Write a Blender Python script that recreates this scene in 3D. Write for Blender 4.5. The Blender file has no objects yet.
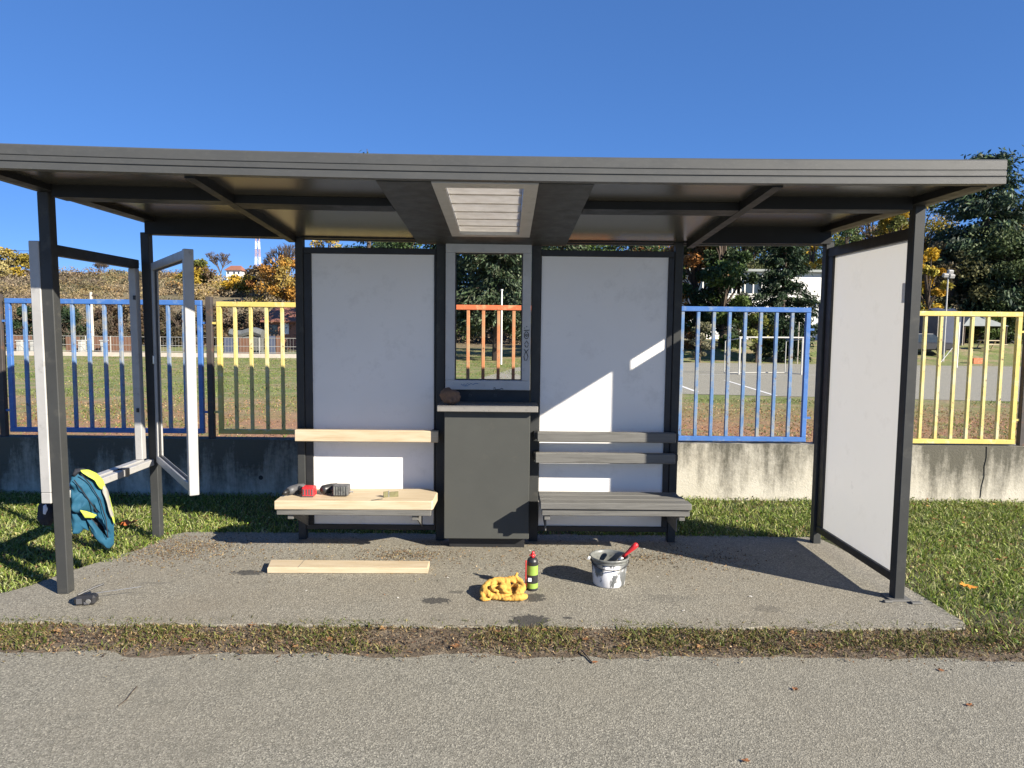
import bpy, bmesh, math, random
import numpy as np
from mathutils import Vector, Matrix, noise as mnoise

random.seed(7)
rng = np.random.default_rng(11)
S = bpy.context.scene
COL = S.collection
RAD = math.radians

# ------------------------------------------------------------------ camera
F = 710.0; H = 1.65
PITCH, YAW, ROLL = RAD(4.48), RAD(0.5), RAD(0.62)
RC = (Matrix.Rotation(-YAW, 3, 'Z') @ Matrix.Rotation(math.pi/2-PITCH, 3, 'X') @ Matrix.Rotation(ROLL, 3, 'Z'))
cam_d = bpy.data.cameras.new('camera'); cam = bpy.data.objects.new('camera', cam_d); COL.objects.link(cam)
cam.matrix_world = Matrix.Translation((0, 0, H)) @ RC.to_4x4()
cam_d.sensor_width = 36; cam_d.lens = F/1024*36; cam_d.clip_end = 3000; cam_d.clip_start = .05
S.camera = cam

def P(px, py, Y):
    """point at distance Y seen at a measured spot of the survey photo"""
    d = RC @ Vector(((px-512)/F, -(py-384)/F, -1))
    t = Y/d.y
    return Vector((d.x*t, Y, H+d.z*t))

# ------------------------------------------------------------------ materials
def new_mat(name):
    m = bpy.data.materials.new(name); m.use_nodes = True
    nt = m.node_tree
    b = nt.nodes['Principled BSDF']
    return m, nt, b

def N(nt, typ, **kw):
    n = nt.nodes.new(typ)
    for k, v in kw.items():
        if k in n.inputs.keys(): n.inputs[k].default_value = v
        else: setattr(n, k, v)
    return n

def coords(nt, scale=(1, 1, 1)):
    tc = nt.nodes.new('ShaderNodeTexCoord')
    mp = nt.nodes.new('ShaderNodeMapping'); mp.inputs['Scale'].default_value = scale
    nt.links.new(tc.outputs['Object'], mp.inputs['Vector'])
    return mp.outputs['Vector']

def noise(nt, vec, scale, detail=4, rough=.6):
    n = nt.nodes.new('ShaderNodeTexNoise')
    n.inputs['Scale'].default_value = scale; n.inputs['Detail'].default_value = detail
    n.inputs['Roughness'].default_value = rough
    nt.links.new(vec, n.inputs['Vector'])
    return n.outputs['Fac']

def ramp(nt, fac, stops):
    r = nt.nodes.new('ShaderNodeValToRGB')
    e = r.color_ramp.elements
    while len(e) < len(stops): e.new(.5)
    for i, (p, c) in enumerate(stops):
        e[i].position = p
        e[i].color = (c[0], c[1], c[2], 1) if hasattr(c, '__len__') else (c, c, c, 1)
    nt.links.new(fac, r.inputs['Fac'])
    return r.outputs['Color']

def mix(nt, a, b, fac, mode='MIX'):
    m = nt.nodes.new('ShaderNodeMix'); m.data_type = 'RGBA'; m.blend_type = mode
    for i, v in ((6, a), (7, b)):
        if hasattr(v, 'is_linked') or isinstance(v, bpy.types.NodeSocket): nt.links.new(v, m.inputs[i])
        else: m.inputs[i].default_value = (v[0], v[1], v[2], 1)
    if isinstance(fac, bpy.types.NodeSocket): nt.links.new(fac, m.inputs[0])
    else: m.inputs[0].default_value = fac
    return m.outputs[2]

def math_n(nt, op, a, b=None):
    m = nt.nodes.new('ShaderNodeMath'); m.operation = op
    for i, v in enumerate((a, b)):
        if v is None: continue
        if isinstance(v, bpy.types.NodeSocket): nt.links.new(v, m.inputs[i])
        else: m.inputs[i].default_value = v
    return m.outputs[0]

def bump(nt, bsdf, fac, strength=.3, dist=.01):
    b = nt.nodes.new('ShaderNodeBump'); b.inputs['Strength'].default_value = strength
    b.inputs['Distance'].default_value = dist
    nt.links.new(fac, b.inputs['Height']); nt.links.new(b.outputs['Normal'], bsdf.inputs['Normal'])

def pm(name, col, rough=.5, metal=0., var=.15, scale=6., bstr=.1, bscale=80., stretch=(1, 1, 1), spec=.5, dirt=None, dirt_amt=.5, dscale=3.):
    m, nt, b = new_mat(name)
    v = coords(nt, stretch)
    f = noise(nt, v, scale, 5)
    lo = [c*(1-var) for c in col]; hi = [min(1, c*(1+var)) for c in col]
    c = ramp(nt, f, [(.3, lo), (.7, hi)])
    if dirt:
        d = ramp(nt, noise(nt, v, dscale, 8, .7), [(1-dirt_amt-.06, 0.), (1-dirt_amt+.06, 1.)])
        c = mix(nt, c, dirt, d)
    nt.links.new(c, b.inputs['Base Color'])
    r = ramp(nt, noise(nt, v, scale*2.3, 4), [(.3, max(0, rough-.08)), (.7, min(1, rough+.08))])
    nt.links.new(r, b.inputs['Roughness'])
    b.inputs['Metallic'].default_value = metal
    b.inputs['Specular IOR Level'].default_value = spec
    if bstr > 0: bump(nt, b, noise(nt, v, bscale, 3), bstr, .004)
    return m

def chips(m, col=(.10, .055, .035), scale=34, amt=.63):
    nt = m.node_tree; b = nt.nodes['Principled BSDF']
    src = b.inputs['Base Color'].links[0].from_socket
    f = ramp(nt, noise(nt, coords(nt, (1, 1, .5)), scale, 6, .7), [(amt, 0.), (amt+.05, .9)])
    c = mix(nt, src, col, f); nt.links.new(c, b.inputs['Base Color'])

def attr_mat(name, rough=.7, transl=.25):
    """leaf / blade material: the colour of each leaf is its own attribute"""
    m, nt, b = new_mat(name)
    a = nt.nodes.new('ShaderNodeAttribute'); a.attribute_name = 'tint'
    nt.links.new(a.outputs['Color'], b.inputs['Base Color'])
    b.inputs['Roughness'].default_value = rough
    b.inputs['Specular IOR Level'].default_value = .3
    t = nt.nodes.new('ShaderNodeBsdfTranslucent'); nt.links.new(a.outputs['Color'], t.inputs['Color'])
    s = nt.nodes.new('ShaderNodeMixShader'); s.inputs[0].default_value = transl
    nt.links.new(b.outputs[0], s.inputs[1]); nt.links.new(t.outputs[0], s.inputs[2])
    nt.links.new(s.outputs[0], nt.nodes['Material Output'].inputs['Surface'])
    return m

M = {}
M['paint'] = pm('anthracite_paint', (.041, .0425, .042), .5, 0, .12, 5, .12, 160, spec=.2, dirt=(.058, .058, .054), dirt_amt=.38, dscale=9)
M['fascia'] = pm('brushed_anthracite_paint', (.061, .062, .0595), .5, 0, .06, 3, .12, 140, (1.2, 3, 3), spec=.4, dirt=(.069, .070, .067), dirt_amt=.42, dscale=30)
M['beam'] = pm('dark_beam_paint', (.017, .0175, .0175), .5, 0, .12, 5, .1, 160, spec=.2)
M['dark'] = pm('black_paint', (.014, .014, .015), .5, 0, .2, 6, .08, 120)
M['alu'] = pm('pale_grey_aluminium', (.34, .335, .325), .42, .0, .08, 9, .05, 100, dirt=(.24, .235, .225), dirt_amt=.36, dscale=14)
M['winframe'] = pm('grey_frame_paint', (.44, .44, .435), .5, 0, .07, 9, .05, 100, dirt=(.33, .33, .32), dirt_amt=.36, dscale=14)
def board_mat(name, tr):
    m = pm(name, (.82, .80, .77), .35, 0, .03, 2, .03, 30, spec=.4, dirt=(.74, .72, .69), dirt_amt=.4, dscale=4)
    nt = m.node_tree; b = nt.nodes['Principled BSDF']
    t = nt.nodes.new('ShaderNodeBsdfTranslucent'); t.inputs['Color'].default_value = (.86, .84, .78, 1)
    s = nt.nodes.new('ShaderNodeMixShader'); s.inputs[0].default_value = tr
    nt.links.new(b.outputs[0], s.inputs[1]); nt.links.new(t.outputs[0], s.inputs[2])
    nt.links.new(s.outputs[0], nt.nodes['Material Output'].inputs['Surface'])
    return m
M['board'] = board_mat('white_board', .04); M['side_sheet'] = board_mat('translucent_white_sheet', .2)
_ = pm('white_board', (.78, .78, .79), .35, 0, .02, 2, .03, 30, spec=.4, dirt=(.71, .71, .70), dirt_amt=.4, dscale=4)
M['cab'] = pm('cabinet_grey_paint', (.062, .064, .059), .5, 0, .05, 4, .08, 140, spec=.2, dirt=(.07, .07, .063), dirt_amt=.35, dscale=12)
M['ledge'] = pm('ledge_grey_paint', (.20, .19, .175), .5, 0, .08, 12, .08, 100, dirt=(.12, .115, .105), dirt_amt=.36, dscale=25)
M['slat'] = pm('weathered_grey_slats', (.135, .132, .122), .62, 0, .15, 7, .35, 60, (.6, 12, 12), spec=.3, dirt=(.095, .093, .085), dirt_amt=.42, dscale=5)
M['graffiti'] = pm('black_marker', (.02, .02, .025), .6, 0, .1)
M['blue_ink'] = pm('blue_marker', (.05, .16, .3), .6, 0, .1)

def wood_mat():
    m, nt, b = new_mat('fresh_pine')
    v = coords(nt, (1.2, 14, 14))
    w = noise(nt, v, 3.2, 6, .6)
    c = ramp(nt, w, [(.25, (.38, .285, .17)), (.5, (.48, .39, .26)), (.75, (.53, .445, .32))])
    k = nt.nodes.new('ShaderNodeTexVoronoi'); k.inputs['Scale'].default_value = 3.5
    nt.links.new(coords(nt, (1, 2, 2)), k.inputs['Vector'])
    c = mix(nt, (.22, .11, .05), c, ramp(nt, k.outputs['Distance'], [(.03, 0.), (.085, 1.)]))
    nt.links.new(c, b.inputs['Base Color']); b.inputs['Roughness'].default_value = .65
    bump(nt, b, w, .2, .003)
    return m
M['wood'] = wood_mat()

def soffit_mat():
    m, nt, b = new_mat('dark_glossy_soffit')
    v = coords(nt, (1, 1, 1))
    c = ramp(nt, noise(nt, v, 3, 4), [(.3, (.075, .072, .062)), (.7, (.115, .108, .09))])
    nt.links.new(c, b.inputs['Base Color'])
    b.inputs['Roughness'].default_value = .27; b.inputs['Metallic'].default_value = .4
    b.inputs['Specular IOR Level'].default_value = .7
    return m
M['soffit'] = soffit_mat()

def skylight_mat():
    m, nt, b = new_mat('ribbed_translucent_sheet')
    b.inputs['Base Color'].default_value = (.8, .76, .7, 1); b.inputs['Roughness'].default_value = .4
    t = nt.nodes.new('ShaderNodeBsdfTranslucent')
    c = ramp(nt, noise(nt, coords(nt), 14, 5), [(.3, (.66, .63, .58)), (.7, (.76, .735, .69))])
    nt.links.new(c, t.inputs['Color']); nt.links.new(c, b.inputs['Base Color'])
    s = nt.nodes.new('ShaderNodeMixShader'); s.inputs[0].default_value = .72
    nt.links.new(b.outputs[0], s.inputs[1]); nt.links.new(t.outputs[0], s.inputs[2])
    nt.links.new(s.outputs[0], nt.nodes['Material Output'].inputs['Surface'])
    return m
M['skylight'] = skylight_mat()

def asphalt(name, base, warm, stains=()):
    m, nt, b = new_mat(name)
    v = coords(nt)
    fine = nt.nodes.new('ShaderNodeTexVoronoi'); fine.inputs['Scale'].default_value = 165
    nt.links.new(v, fine.inputs['Vector'])
    sep = nt.nodes.new('ShaderNodeSeparateColor'); nt.links.new(fine.outputs['Color'], sep.inputs[0])
    spk = ramp(nt, sep.outputs[0], [(0., [x*.56 for x in base]), (.42, [x*.94 for x in base]), (.78, [x*1.15 for x in base]), (1., [min(1, x*1.75) for x in base])])
    big = noise(nt, v, .9, 6, .65)
    c = mix(nt, spk, warm, ramp(nt, big, [(.42, 0.), (.72, .45)]))
    blot = noise(nt, v, 5.5, 5, .6)
    c = mix(nt, c, [x*.6 for x in base], ramp(nt, blot, [(.55, 0.), (.78, .5)]))
    for (x, y, rx, ry, dark) in stains:
        tc = nt.nodes.new('ShaderNodeTexCoord'); mp = nt.nodes.new('ShaderNodeMapping')
        mp.vector_type = 'POINT'
        mp.inputs['Location'].default_value = (-x/rx, -y/ry, 0); mp.inputs['Scale'].default_value = (1/rx, 1/ry, 0)
        nt.links.new(tc.outputs['Object'], mp.inputs['Vector'])
        ln = nt.nodes.new('ShaderNodeVectorMath'); ln.operation = 'LENGTH'; nt.links.new(mp.outputs[0], ln.inputs[0])
        wob = math_n(nt, 'MULTIPLY', noise(nt, v, 38, 3), .9)
        d = math_n(nt, 'ADD', ln.outputs['Value'], wob)
        c = mix(nt, (.035, .035, .035), c, ramp(nt, d, [(.95, 1-dark), (1.35, 1.)]))
    nt.links.new(c, b.inputs['Base Color']); b.inputs['Roughness'].default_value = .88
    b.inputs['Specular IOR Level'].default_value = .25
    bump(nt, b, math_n(nt, 'ADD', fine.outputs['Distance'], noise(nt, v, 60, 3)), .4, .005)
    return m
M['road'] = asphalt('old_road_asphalt', (.203, .192, .157), (.21, .19, .146))
M['pad'] = asphalt('pavement_asphalt', (.212, .198, .162), (.19, .16, .115), stains=(
    (-1.69, 4.60, .19, .085, .8), (-.41, 4.14, .16, .09, .8), (.148, 3.85, .21, .15, .85), (.185, 4.20, .13, .12, .8),
    (-.30, 4.28, .09, .05, .5), (1.55, 4.05, .16, .10, .3), (.36, 3.9, .05, .03, .8), (-2.2, 4.4, .2, .03, .25), (1.0, 4.2, .3, .12, .2)))
M['court'] = asphalt('court_asphalt', (.262, .25, .205), (.29, .265, .205))

def soil_mat():
    m, nt, b = new_mat('turf_soil')
    v = coords(nt)
    c = ramp(nt, noise(nt, v, 2.2, 7, .65), [(.3, (.055, .042, .022)), (.48, (.065, .06, .024)), (.62, (.045, .065, .016)), (.8, (.055, .075, .018))])
    c = mix(nt, c, (.13, .10, .06), ramp(nt, noise(nt, v, 70, 3), [(.6, 0.), (.78, .5)]))
    nt.links.new(c, b.inputs['Base Color']); b.inputs['Roughness'].default_value = .95
    bump(nt, b, noise(nt, v, 40, 5), .7, .02)
    return m
M['soil'] = soil_mat()

def dirt_mat():
    m, nt, b = new_mat('verge_dirt')
    v = coords(nt)
    c = ramp(nt, noise(nt, v, 9, 7, .7), [(.3, (.055, .04, .026)), (.5, (.125, .095, .063)), (.68, (.22, .18, .13))])
    nt.links.new(c, b.inputs['Base Color']); b.inputs['Roughness'].default_value = .95
    bump(nt, b, noise(nt, v, 60, 5), .8, .02)
    return m
M['dirt'] = dirt_mat()

def terrain_mat():
    m, nt, b = new_mat('field_and_hill')
    v = coords(nt)
    g = ramp(nt, noise(nt, v, .8, 9, .75), [(.3, (.10, .155, .03)), (.48, (.155, .18, .05)), (.56, (.24, .20, .10)), (.7, (.30, .21, .12))])
    leafy = ramp(nt, noise(nt, v, 1.1, 9, .75), [(.3, (.24, .115, .06)), (.48, (.30, .16, .085)), (.62, (.15, .15, .045)), (.74, (.34, .19, .105))])
    hill = ramp(nt, noise(nt, coords(nt, (.6, .35, 2.5)), .35, 12, .8), [(.32, (.075, .062, .035)), (.45, (.20, .15, .085)), (.53, (.12, .105, .055)), (.66, (.27, .20, .115))])
    tc = nt.nodes.new('ShaderNodeTexCoord'); sp = nt.nodes.new('ShaderNodeSeparateXYZ'); nt.links.new(tc.outputs['Object'], sp.inputs[0])
    wob = math_n(nt, 'ADD', sp.outputs['Y'], math_n(nt, 'MULTIPLY', noise(nt, v, .4, 5), 8.0))
    near = nt.nodes.new('ShaderNodeMapRange'); near.inputs[1].default_value = 18; near.inputs[2].default_value = 25
    nt.links.new(wob, near.inputs[0])
    far = nt.nodes.new('ShaderNodeMapRange'); far.inputs[1].default_value = 60; far.inputs[2].default_value = 66
    nt.links.new(wob, far.inputs[0])
    c = mix(nt, leafy, g, near.outputs[0]); c = mix(nt, c, hill, far.outputs[0])
    c = mix(nt, c, (.2, .15, .08), ramp(nt, noise(nt, v, 14, 4), [(.55, 0.), (.8, .5)]))
    nt.links.new(c, b.inputs['Base Color']); b.inputs['Roughness'].default_value = .95
    bump(nt, b, noise(nt, v, 9, 6), .8, .08)
    return m
M['terrain'] = terrain_mat()

def concrete_mat():
    m, nt, b = new_mat('stained_concrete')
    v = coords(nt)
    c = ramp(nt, noise(nt, v, 3, 6, .65), [(.3, (.40, .37, .30)), (.7, (.50, .47, .395))])
    st = noise(nt, coords(nt, (2.2, 2.2, .35)), 1.5, 8, .68)        # streaks that run down from the top
    tc = nt.nodes.new('ShaderNodeTexCoord'); sp = nt.nodes.new('ShaderNodeSeparateXYZ'); nt.links.new(tc.outputs['Object'], sp.inputs[0])
    top = nt.nodes.new('ShaderNodeMapRange'); top.inputs[1].default_value = .0; top.inputs[2].default_value = .55
    top.inputs[3].default_value = -.10; top.inputs[4].default_value = .13
    nt.links.new(sp.outputs['Z'], top.inputs[0])
    lft_shade = nt.nodes.new('ShaderNodeMapRange'); lft_shade.inputs[1].default_value = -1.5; lft_shade.inputs[2].default_value = 1.2
    lft_shade.inputs[3].default_value = .06; lft_shade.inputs[4].default_value = 0   # left half darkened in colour, standing in for the shelter's shade
    nt.links.new(sp.outputs['X'], lft_shade.inputs[0])
    s = math_n(nt, 'ADD', math_n(nt, 'ADD', st, top.outputs[0]), lft_shade.outputs[0])
    s = math_n(nt, 'ADD', s, math_n(nt, 'MULTIPLY', noise(nt, v, 28, 4), .16))
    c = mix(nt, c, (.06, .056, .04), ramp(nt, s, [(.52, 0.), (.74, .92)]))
    nt.links.new(c, b.inputs['Base Color']); b.inputs['Roughness'].default_value = .9
    bump(nt, b, noise(nt, v, 45, 6, .7), .5, .012)
    return m
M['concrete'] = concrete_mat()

M['blue'] = pm('worn_blue_paint', (.05, .14, .38), .45, 0, .12, 9, .1, 90, dirt=(.15, .23, .37), dirt_amt=.38, dscale=12)
M['yellow'] = pm('worn_yellow_paint', (.56, .44, .12), .5, 0, .1, 9, .1, 90, dirt=(.58, .52, .3), dirt_amt=.4, dscale=12)
M['orange'] = pm('worn_orange_paint', (.56, .14, .055), .5, 0, .1, 9, .1, 90, dirt=(.56, .3, .15), dirt_amt=.42, dscale=12)
M['bar_blue'] = pm('faded_blue_bar', (.09, .18, .35), .5, 0, .2, 5, .1, 90, dirt=(.26, .27, .26), dirt_amt=.47, dscale=3.2)
M['bar_yellow'] = pm('faded_yellow_bar', (.54, .45, .16), .5, 0, .1, 9, .1, 90, dirt=(.54, .5, .3), dirt_amt=.45, dscale=4)
M['bar_orange'] = pm('faded_orange_bar', (.46, .19, .085), .5, 0, .1, 9, .1, 90, dirt=(.4, .26, .14), dirt_amt=.45, dscale=4)
for k_ in ('blue', 'yellow', 'orange', 'bar_blue', 'bar_yellow', 'bar_orange'): chips(M[k_], amt=.60 if 'bar' in k_ else .64)
M['rustpost'] = pm('dark_rusty_post', (.05, .042, .038), .7, 0, .2, 9, .2, 60, dirt=(.11, .06, .04), dirt_amt=.4, dscale=10)
M['teal'] = pm('teal_jacket_fabric', (.005, .068, .125), .8, 0, .15, 12, .3, 220)
M['hivis'] = pm('hi_vis_yellow_fabric', (.42, .52, .06), .7, 0, .08, 12, .2, 200)
M['reflect'] = pm('grey_reflective_tape', (.3, .285, .25), .4, 0, .1, 12, .1, 200)
M['navy'] = pm('dark_navy_fabric', (.012, .014, .022), .85, 0, .2, 20, .3, 200)
M['white_cloth'] = pm('white_label', (.6, .62, .68), .7)
M['cloth'] = pm('yellow_cloth', (.52, .29, .055), .85, 0, .08, 20, .35, 180, dirt=(.40, .20, .035), dirt_amt=.36, dscale=14)
M['black_plastic'] = pm('black_plastic', (.022, .022, .024), .4, 0, .2, 30, .1, 150)
M['grey_plastic'] = pm('grey_plastic', (.075, .075, .08), .45, 0, .2, 30, .1, 150)
M['red_plastic'] = pm('red_plastic', (.55, .025, .03), .38, 0, .12, 20, .05, 150)
M['green_label'] = pm('lime_label', (.24, .36, .06), .45, 0, .05, 20, .02)
M['steel'] = pm('brushed_steel', (.55, .55, .54), .35, .8, .1, 30, .1, 200)
M['brass'] = pm('dull_olive_metal', (.17, .16, .08), .5, .4, .2, 40, .1, 200)
M['stone'] = pm('brown_stone', (.16, .095, .06), .8, 0, .35, 14, .6, 40, dirt=(.04, .025, .02), dirt_amt=.4, dscale=12)
M['white_paint'] = pm('white_wall_paint', (.78, .77, .74), .7, 0, .05, 3, .15, 40)
M['wet_paint'] = pm('dark_grey_wet_paint', (.05, .055, .052), .25, 0, .1, 8, .05)
M['rim'] = pm('grey_smeared_rim', (.14, .145, .135), .4, 0, .2, 25, .1, 60, dirt=(.05, .052, .05), dirt_amt=.42, dscale=18)
M['glass'] = pm('dark_window_glass', (.03, .04, .05), .08, 0, .1, 3, 0)
M['roof_tile'] = pm('red_roof_tiles', (.24, .10, .065), .8, 0, .2, 3, .4, 12)
M['roof_grey'] = pm('grey_roof_sheet', (.24, .26, .25), .6, 0, .1, 2, .2, 12)
M['tarp_blue'] = pm('grey_blue_tarpaulin', (.035, .047, .085), .6, 0, .15, 2, .3, 8)
M['brown_board'] = pm('brown_boards', (.15, .075, .045), .8, 0, .3, 4, .3, 20, (6, 6, .5))
M['blue_board'] = pm('blue_boards', (.07, .085, .13), .7, 0, .2, 4, .3, 20)
M['bark'] = pm('rough_bark', (.075, .055, .04), .9, 0, .35, 5, .8, 14, (3, 3, .6))
M['pole_white'] = pm('white_pole_paint', (.75, .74, .70), .5, 0, .05, 5, .05)
M['pole_worn'] = pm('worn_white_pole', (.42, .415, .39), .55, 0, .12, 6, .05)
M['pole_grey'] = pm('concrete_pole', (.45, .40, .34), .8, 0, .12, 5, .2, 40)
M['tower_red'] = pm('tower_red_hazed', (.42, .26, .22), .6)  # red paint paled in colour to stand in for distance haze
M['wire'] = pm('galvanised_wire', (.45, .44, .40), .5, .3, .1)
M['brick'] = pm('red_brick', (.30, .14, .09), .85, 0, .25, 8, .4, 30)
M['leaf'] = attr_mat('leaf_litter', .8, .2)
M['foliage'] = attr_mat('foliage', .65, .22)
M['needles'] = attr_mat('conifer_needles', .6, .1)
M['grass'] = attr_mat('grass_blades', .6, .28)

def drips_mat():
    m, nt, b = new_mat('white_plastic_with_dark_paint')
    v = coords(nt, (1, 1, .45))
    d = noise(nt, v, 17, 6, .65)
    tc = nt.nodes.new('ShaderNodeTexCoord'); sp = nt.nodes.new('ShaderNodeSeparateXYZ'); nt.links.new(tc.outputs['Object'], sp.inputs[0])
    hgt = nt.nodes.new('ShaderNodeMapRange'); hgt.inputs[1].default_value = .0; hgt.inputs[2].default_value = .185
    hgt.inputs[3].default_value = -.05; hgt.inputs[4].default_value = .03
    nt.links.new(sp.outputs['Z'], hgt.inputs[0])
    s = math_n(nt, 'ADD', d, hgt.outputs[0])
    c = mix(nt, (.62, .62, .63), (.07, .075, .075), ramp(nt, s, [(.475, 0.), (.535, .95)]))
    nt.links.new(c, b.inputs['Base Color']); b.inputs['Roughness'].default_value = .4
    return m
M['drips'] = drips_mat()

# ------------------------------------------------------------------ mesh helpers
class MB:
    def __init__(s): s.bm = bmesh.new()
    def box(s, x0, x1, y0, y1, z0, z1, bev=.003, rot=None, at=None):
        t = bmesh.new()
        bmesh.ops.create_cube(t, size=1)
        for v in t.verts:
            v.co = Vector(((x0+x1)/2+v.co.x*(x1-x0), (y0+y1)/2+v.co.y*(y1-y0), (z0+z1)/2+v.co.z*(z1-z0)))
        if bev > 0:
            bmesh.ops.bevel(t, geom=t.edges[:], offset=min(bev, .3*min(x1-x0, y1-y0, z1-z0)), segments=1, affect='EDGES')
        if rot is not None:
            c = Vector(at) if at is not None else Vector(((x0+x1)/2, (y0+y1)/2, (z0+z1)/2))
            bmesh.ops.rotate(t, verts=t.verts[:], cent=c, matrix=rot)
        s.add(t); return s
    def segbox(s, x0, x1, y0, y1, z0, z1, n=16, f=None):
        """box cut into n along x, bent by f(x,y)->dz"""
        vs = []
        for i in range(n+1):
            x = x0+(x1-x0)*i/n
            for (y, z) in ((y0, z0), (y1, z0), (y1, z1), (y0, z1)):
                vs.append(s.bm.verts.new((x, y, z+(f(x, y) if f else 0))))
        for i in range(n):
            for k in range(4):
                a, b = i*4+k, i*4+(k+1) % 4
                s.bm.faces.new((vs[a], vs[a+4], vs[b+4], vs[b]))
        s.bm.faces.new(vs[0:4]); s.bm.faces.new(vs[-1:-5:-1]); return s
    def prism_x(s, prof, x0, x1, n=16, f=None):
        k = len(prof); vs = []
        for i in range(n+1):
            x = x0+(x1-x0)*i/n
            for (y, z) in prof: vs.append(s.bm.verts.new((x, y, z+(f(x, y) if f else 0))))
        for i in range(n):
            for j in range(k):
                a, b = i*k+j, i*k+(j+1) % k
                s.bm.faces.new((vs[a], vs[b], vs[b+k], vs[a+k]))
        s.bm.faces.new(vs[0:k]); s.bm.faces.new(vs[:-k-1:-1]); return s
    def prism_z(s, outline, z0, z1, bev=0):
        t = bmesh.new()
        lo = [t.verts.new((x, y, z0)) for x, y in outline]; hi = [t.verts.new((x, y, z1)) for x, y in outline]
        n = len(outline)
        t.faces.new(lo[::-1]); t.faces.new(hi)
        for i in range(n): t.faces.new((lo[i], lo[(i+1) % n], hi[(i+1) % n], hi[i]))
        if bev: bmesh.ops.bevel(t, geom=[e for e in t.edges if abs(e.verts[0].co.z-e.verts[1].co.z) < 1e-6], offset=bev, segments=1, affect='EDGES')
        s.add(t); return s
    def tube(s, pts, r, seg=6, r1=None, cap=True):
        pts = [Vector(p) for p in pts]; n = len(pts); rings = []
        for i, p in enumerate(pts):
            d = (pts[min(i+1, n-1)]-pts[max(i-1, 0)]).normalized()
            u = d.cross(Vector((0, 0, 1)) if abs(d.z) < .9 else Vector((1, 0, 0))).normalized(); w = d.cross(u)
            if isinstance(r, (list, tuple)): rr = r[i]
            else: rr = r if r1 is None else r+(r1-r)*i/max(1, n-1)
            rings.append([s.bm.verts.new(p+(u*math.cos(2*math.pi*k/seg)+w*math.sin(2*math.pi*k/seg))*rr) for k in range(seg)])
        for a, b in zip(rings, rings[1:]):
            for k in range(seg): s.bm.faces.new((a[k], a[(k+1) % seg], b[(k+1) % seg], b[k]))
        if cap: s.bm.faces.new(rings[0][::-1]); s.bm.faces.new(rings[-1])
        return s
    def lathe(s, c, prof, seg=28, closed=False):
        rings = []
        for r, z in prof:
            rings.append([s.bm.verts.new((c[0]+r*math.cos(2*math.pi*k/seg), c[1]+r*math.sin(2*math.pi*k/seg), c[2]+z)) for k in range(seg)])
        for a, b in zip(rings, rings[1:]):
            for k in range(seg): s.bm.faces.new((a[k], a[(k+1) % seg], b[(k+1) % seg], b[k]))
        if closed: s.bm.faces.new(rings[0][::-1]); s.bm.faces.new(rings[-1])
        return s
    def poly(s, pts):
        s.bm.faces.new([s.bm.verts.new(p) for p in pts]); return s
    def add(s, t):
        me = bpy.data.meshes.new('tmp'); t.to_mesh(me); t.free(); s.bm.from_mesh(me); bpy.data.meshes.remove(me)
    def xform(s, mat):
        bmesh.ops.transform(s.bm, matrix=mat, verts=s.bm.verts[:]); return s
    def build(s, name, mat, parent=None, smooth=False, origin=None):
        o_w = Vector(parent['_o']) if parent is not None else (Vector(origin) if origin is not None else Vector((0, 0, 0)))
        bmesh.ops.recalc_face_normals(s.bm, faces=s.bm.faces[:])
        for v in s.bm.verts: v.co -= o_w
        me = bpy.data.meshes.new(name); s.bm.to_mesh(me); s.bm.free()
        me.materials.append(mat)
        if smooth:
            for p in me.polygons: p.use_smooth = True
        o = bpy.data.objects.new(name, me); COL.objects.link(o)
        o['_o'] = tuple(o_w)
        if parent is not None: o.parent = parent
        else: o.location = o_w
        return o

def tag(o, label=None, cat=None, group=None, kind=None):
    if label: o['label'] = label
    if cat: o['category'] = cat
    if group: o['group'] = group
    if kind: o['kind'] = kind
    return o
def thing(name, loc, label, cat, group=None):
    o = bpy.data.objects.new(name, None); COL.objects.link(o); o.location = loc; o['_o'] = tuple(loc)
    o.empty_display_size = .1
    return tag(o, label, cat, group)

def np_mesh(name, verts, faces, tint=None, mat=None, parent=None):
    """verts (V,3), faces (Fn,k) of equal size, tint (Fn,3) one colour per face"""
    verts = np.asarray(verts, dtype=np.float32); faces = np.asarray(faces, dtype=np.int32)
    if parent is not None: verts = verts-np.array(parent['_o'], dtype=np.float32)
    me = bpy.data.meshes.new(name)
    k = faces.shape[1]; n = len(faces)
    me.vertices.add(len(verts)); me.vertices.foreach_set('co', verts.ravel())
    me.loops.add(n*k); me.loops.foreach_set('vertex_index', faces.ravel())
    me.polygons.add(n); me.polygons.foreach_set('loop_start', np.arange(0, n*k, k, dtype=np.int32))
    me.polygons.foreach_set('loop_total', np.full(n, k, dtype=np.int32))
    me.update(calc_edges=True)
    if tint is not None:
        a = me.attributes.new('tint', 'FLOAT_COLOR', 'FACE')
        c = np.ones((n, 4), dtype=np.float32); c[:, :3] = tint; a.data.foreach_set('color', c.ravel())
    if mat: me.materials.append(mat)
    o = bpy.data.objects.new(name, me); COL.objects.link(o)
    if parent is not None: o.parent = parent
    o['_o'] = tuple(parent['_o']) if parent is not None else (0, 0, 0)
    return o

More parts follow.
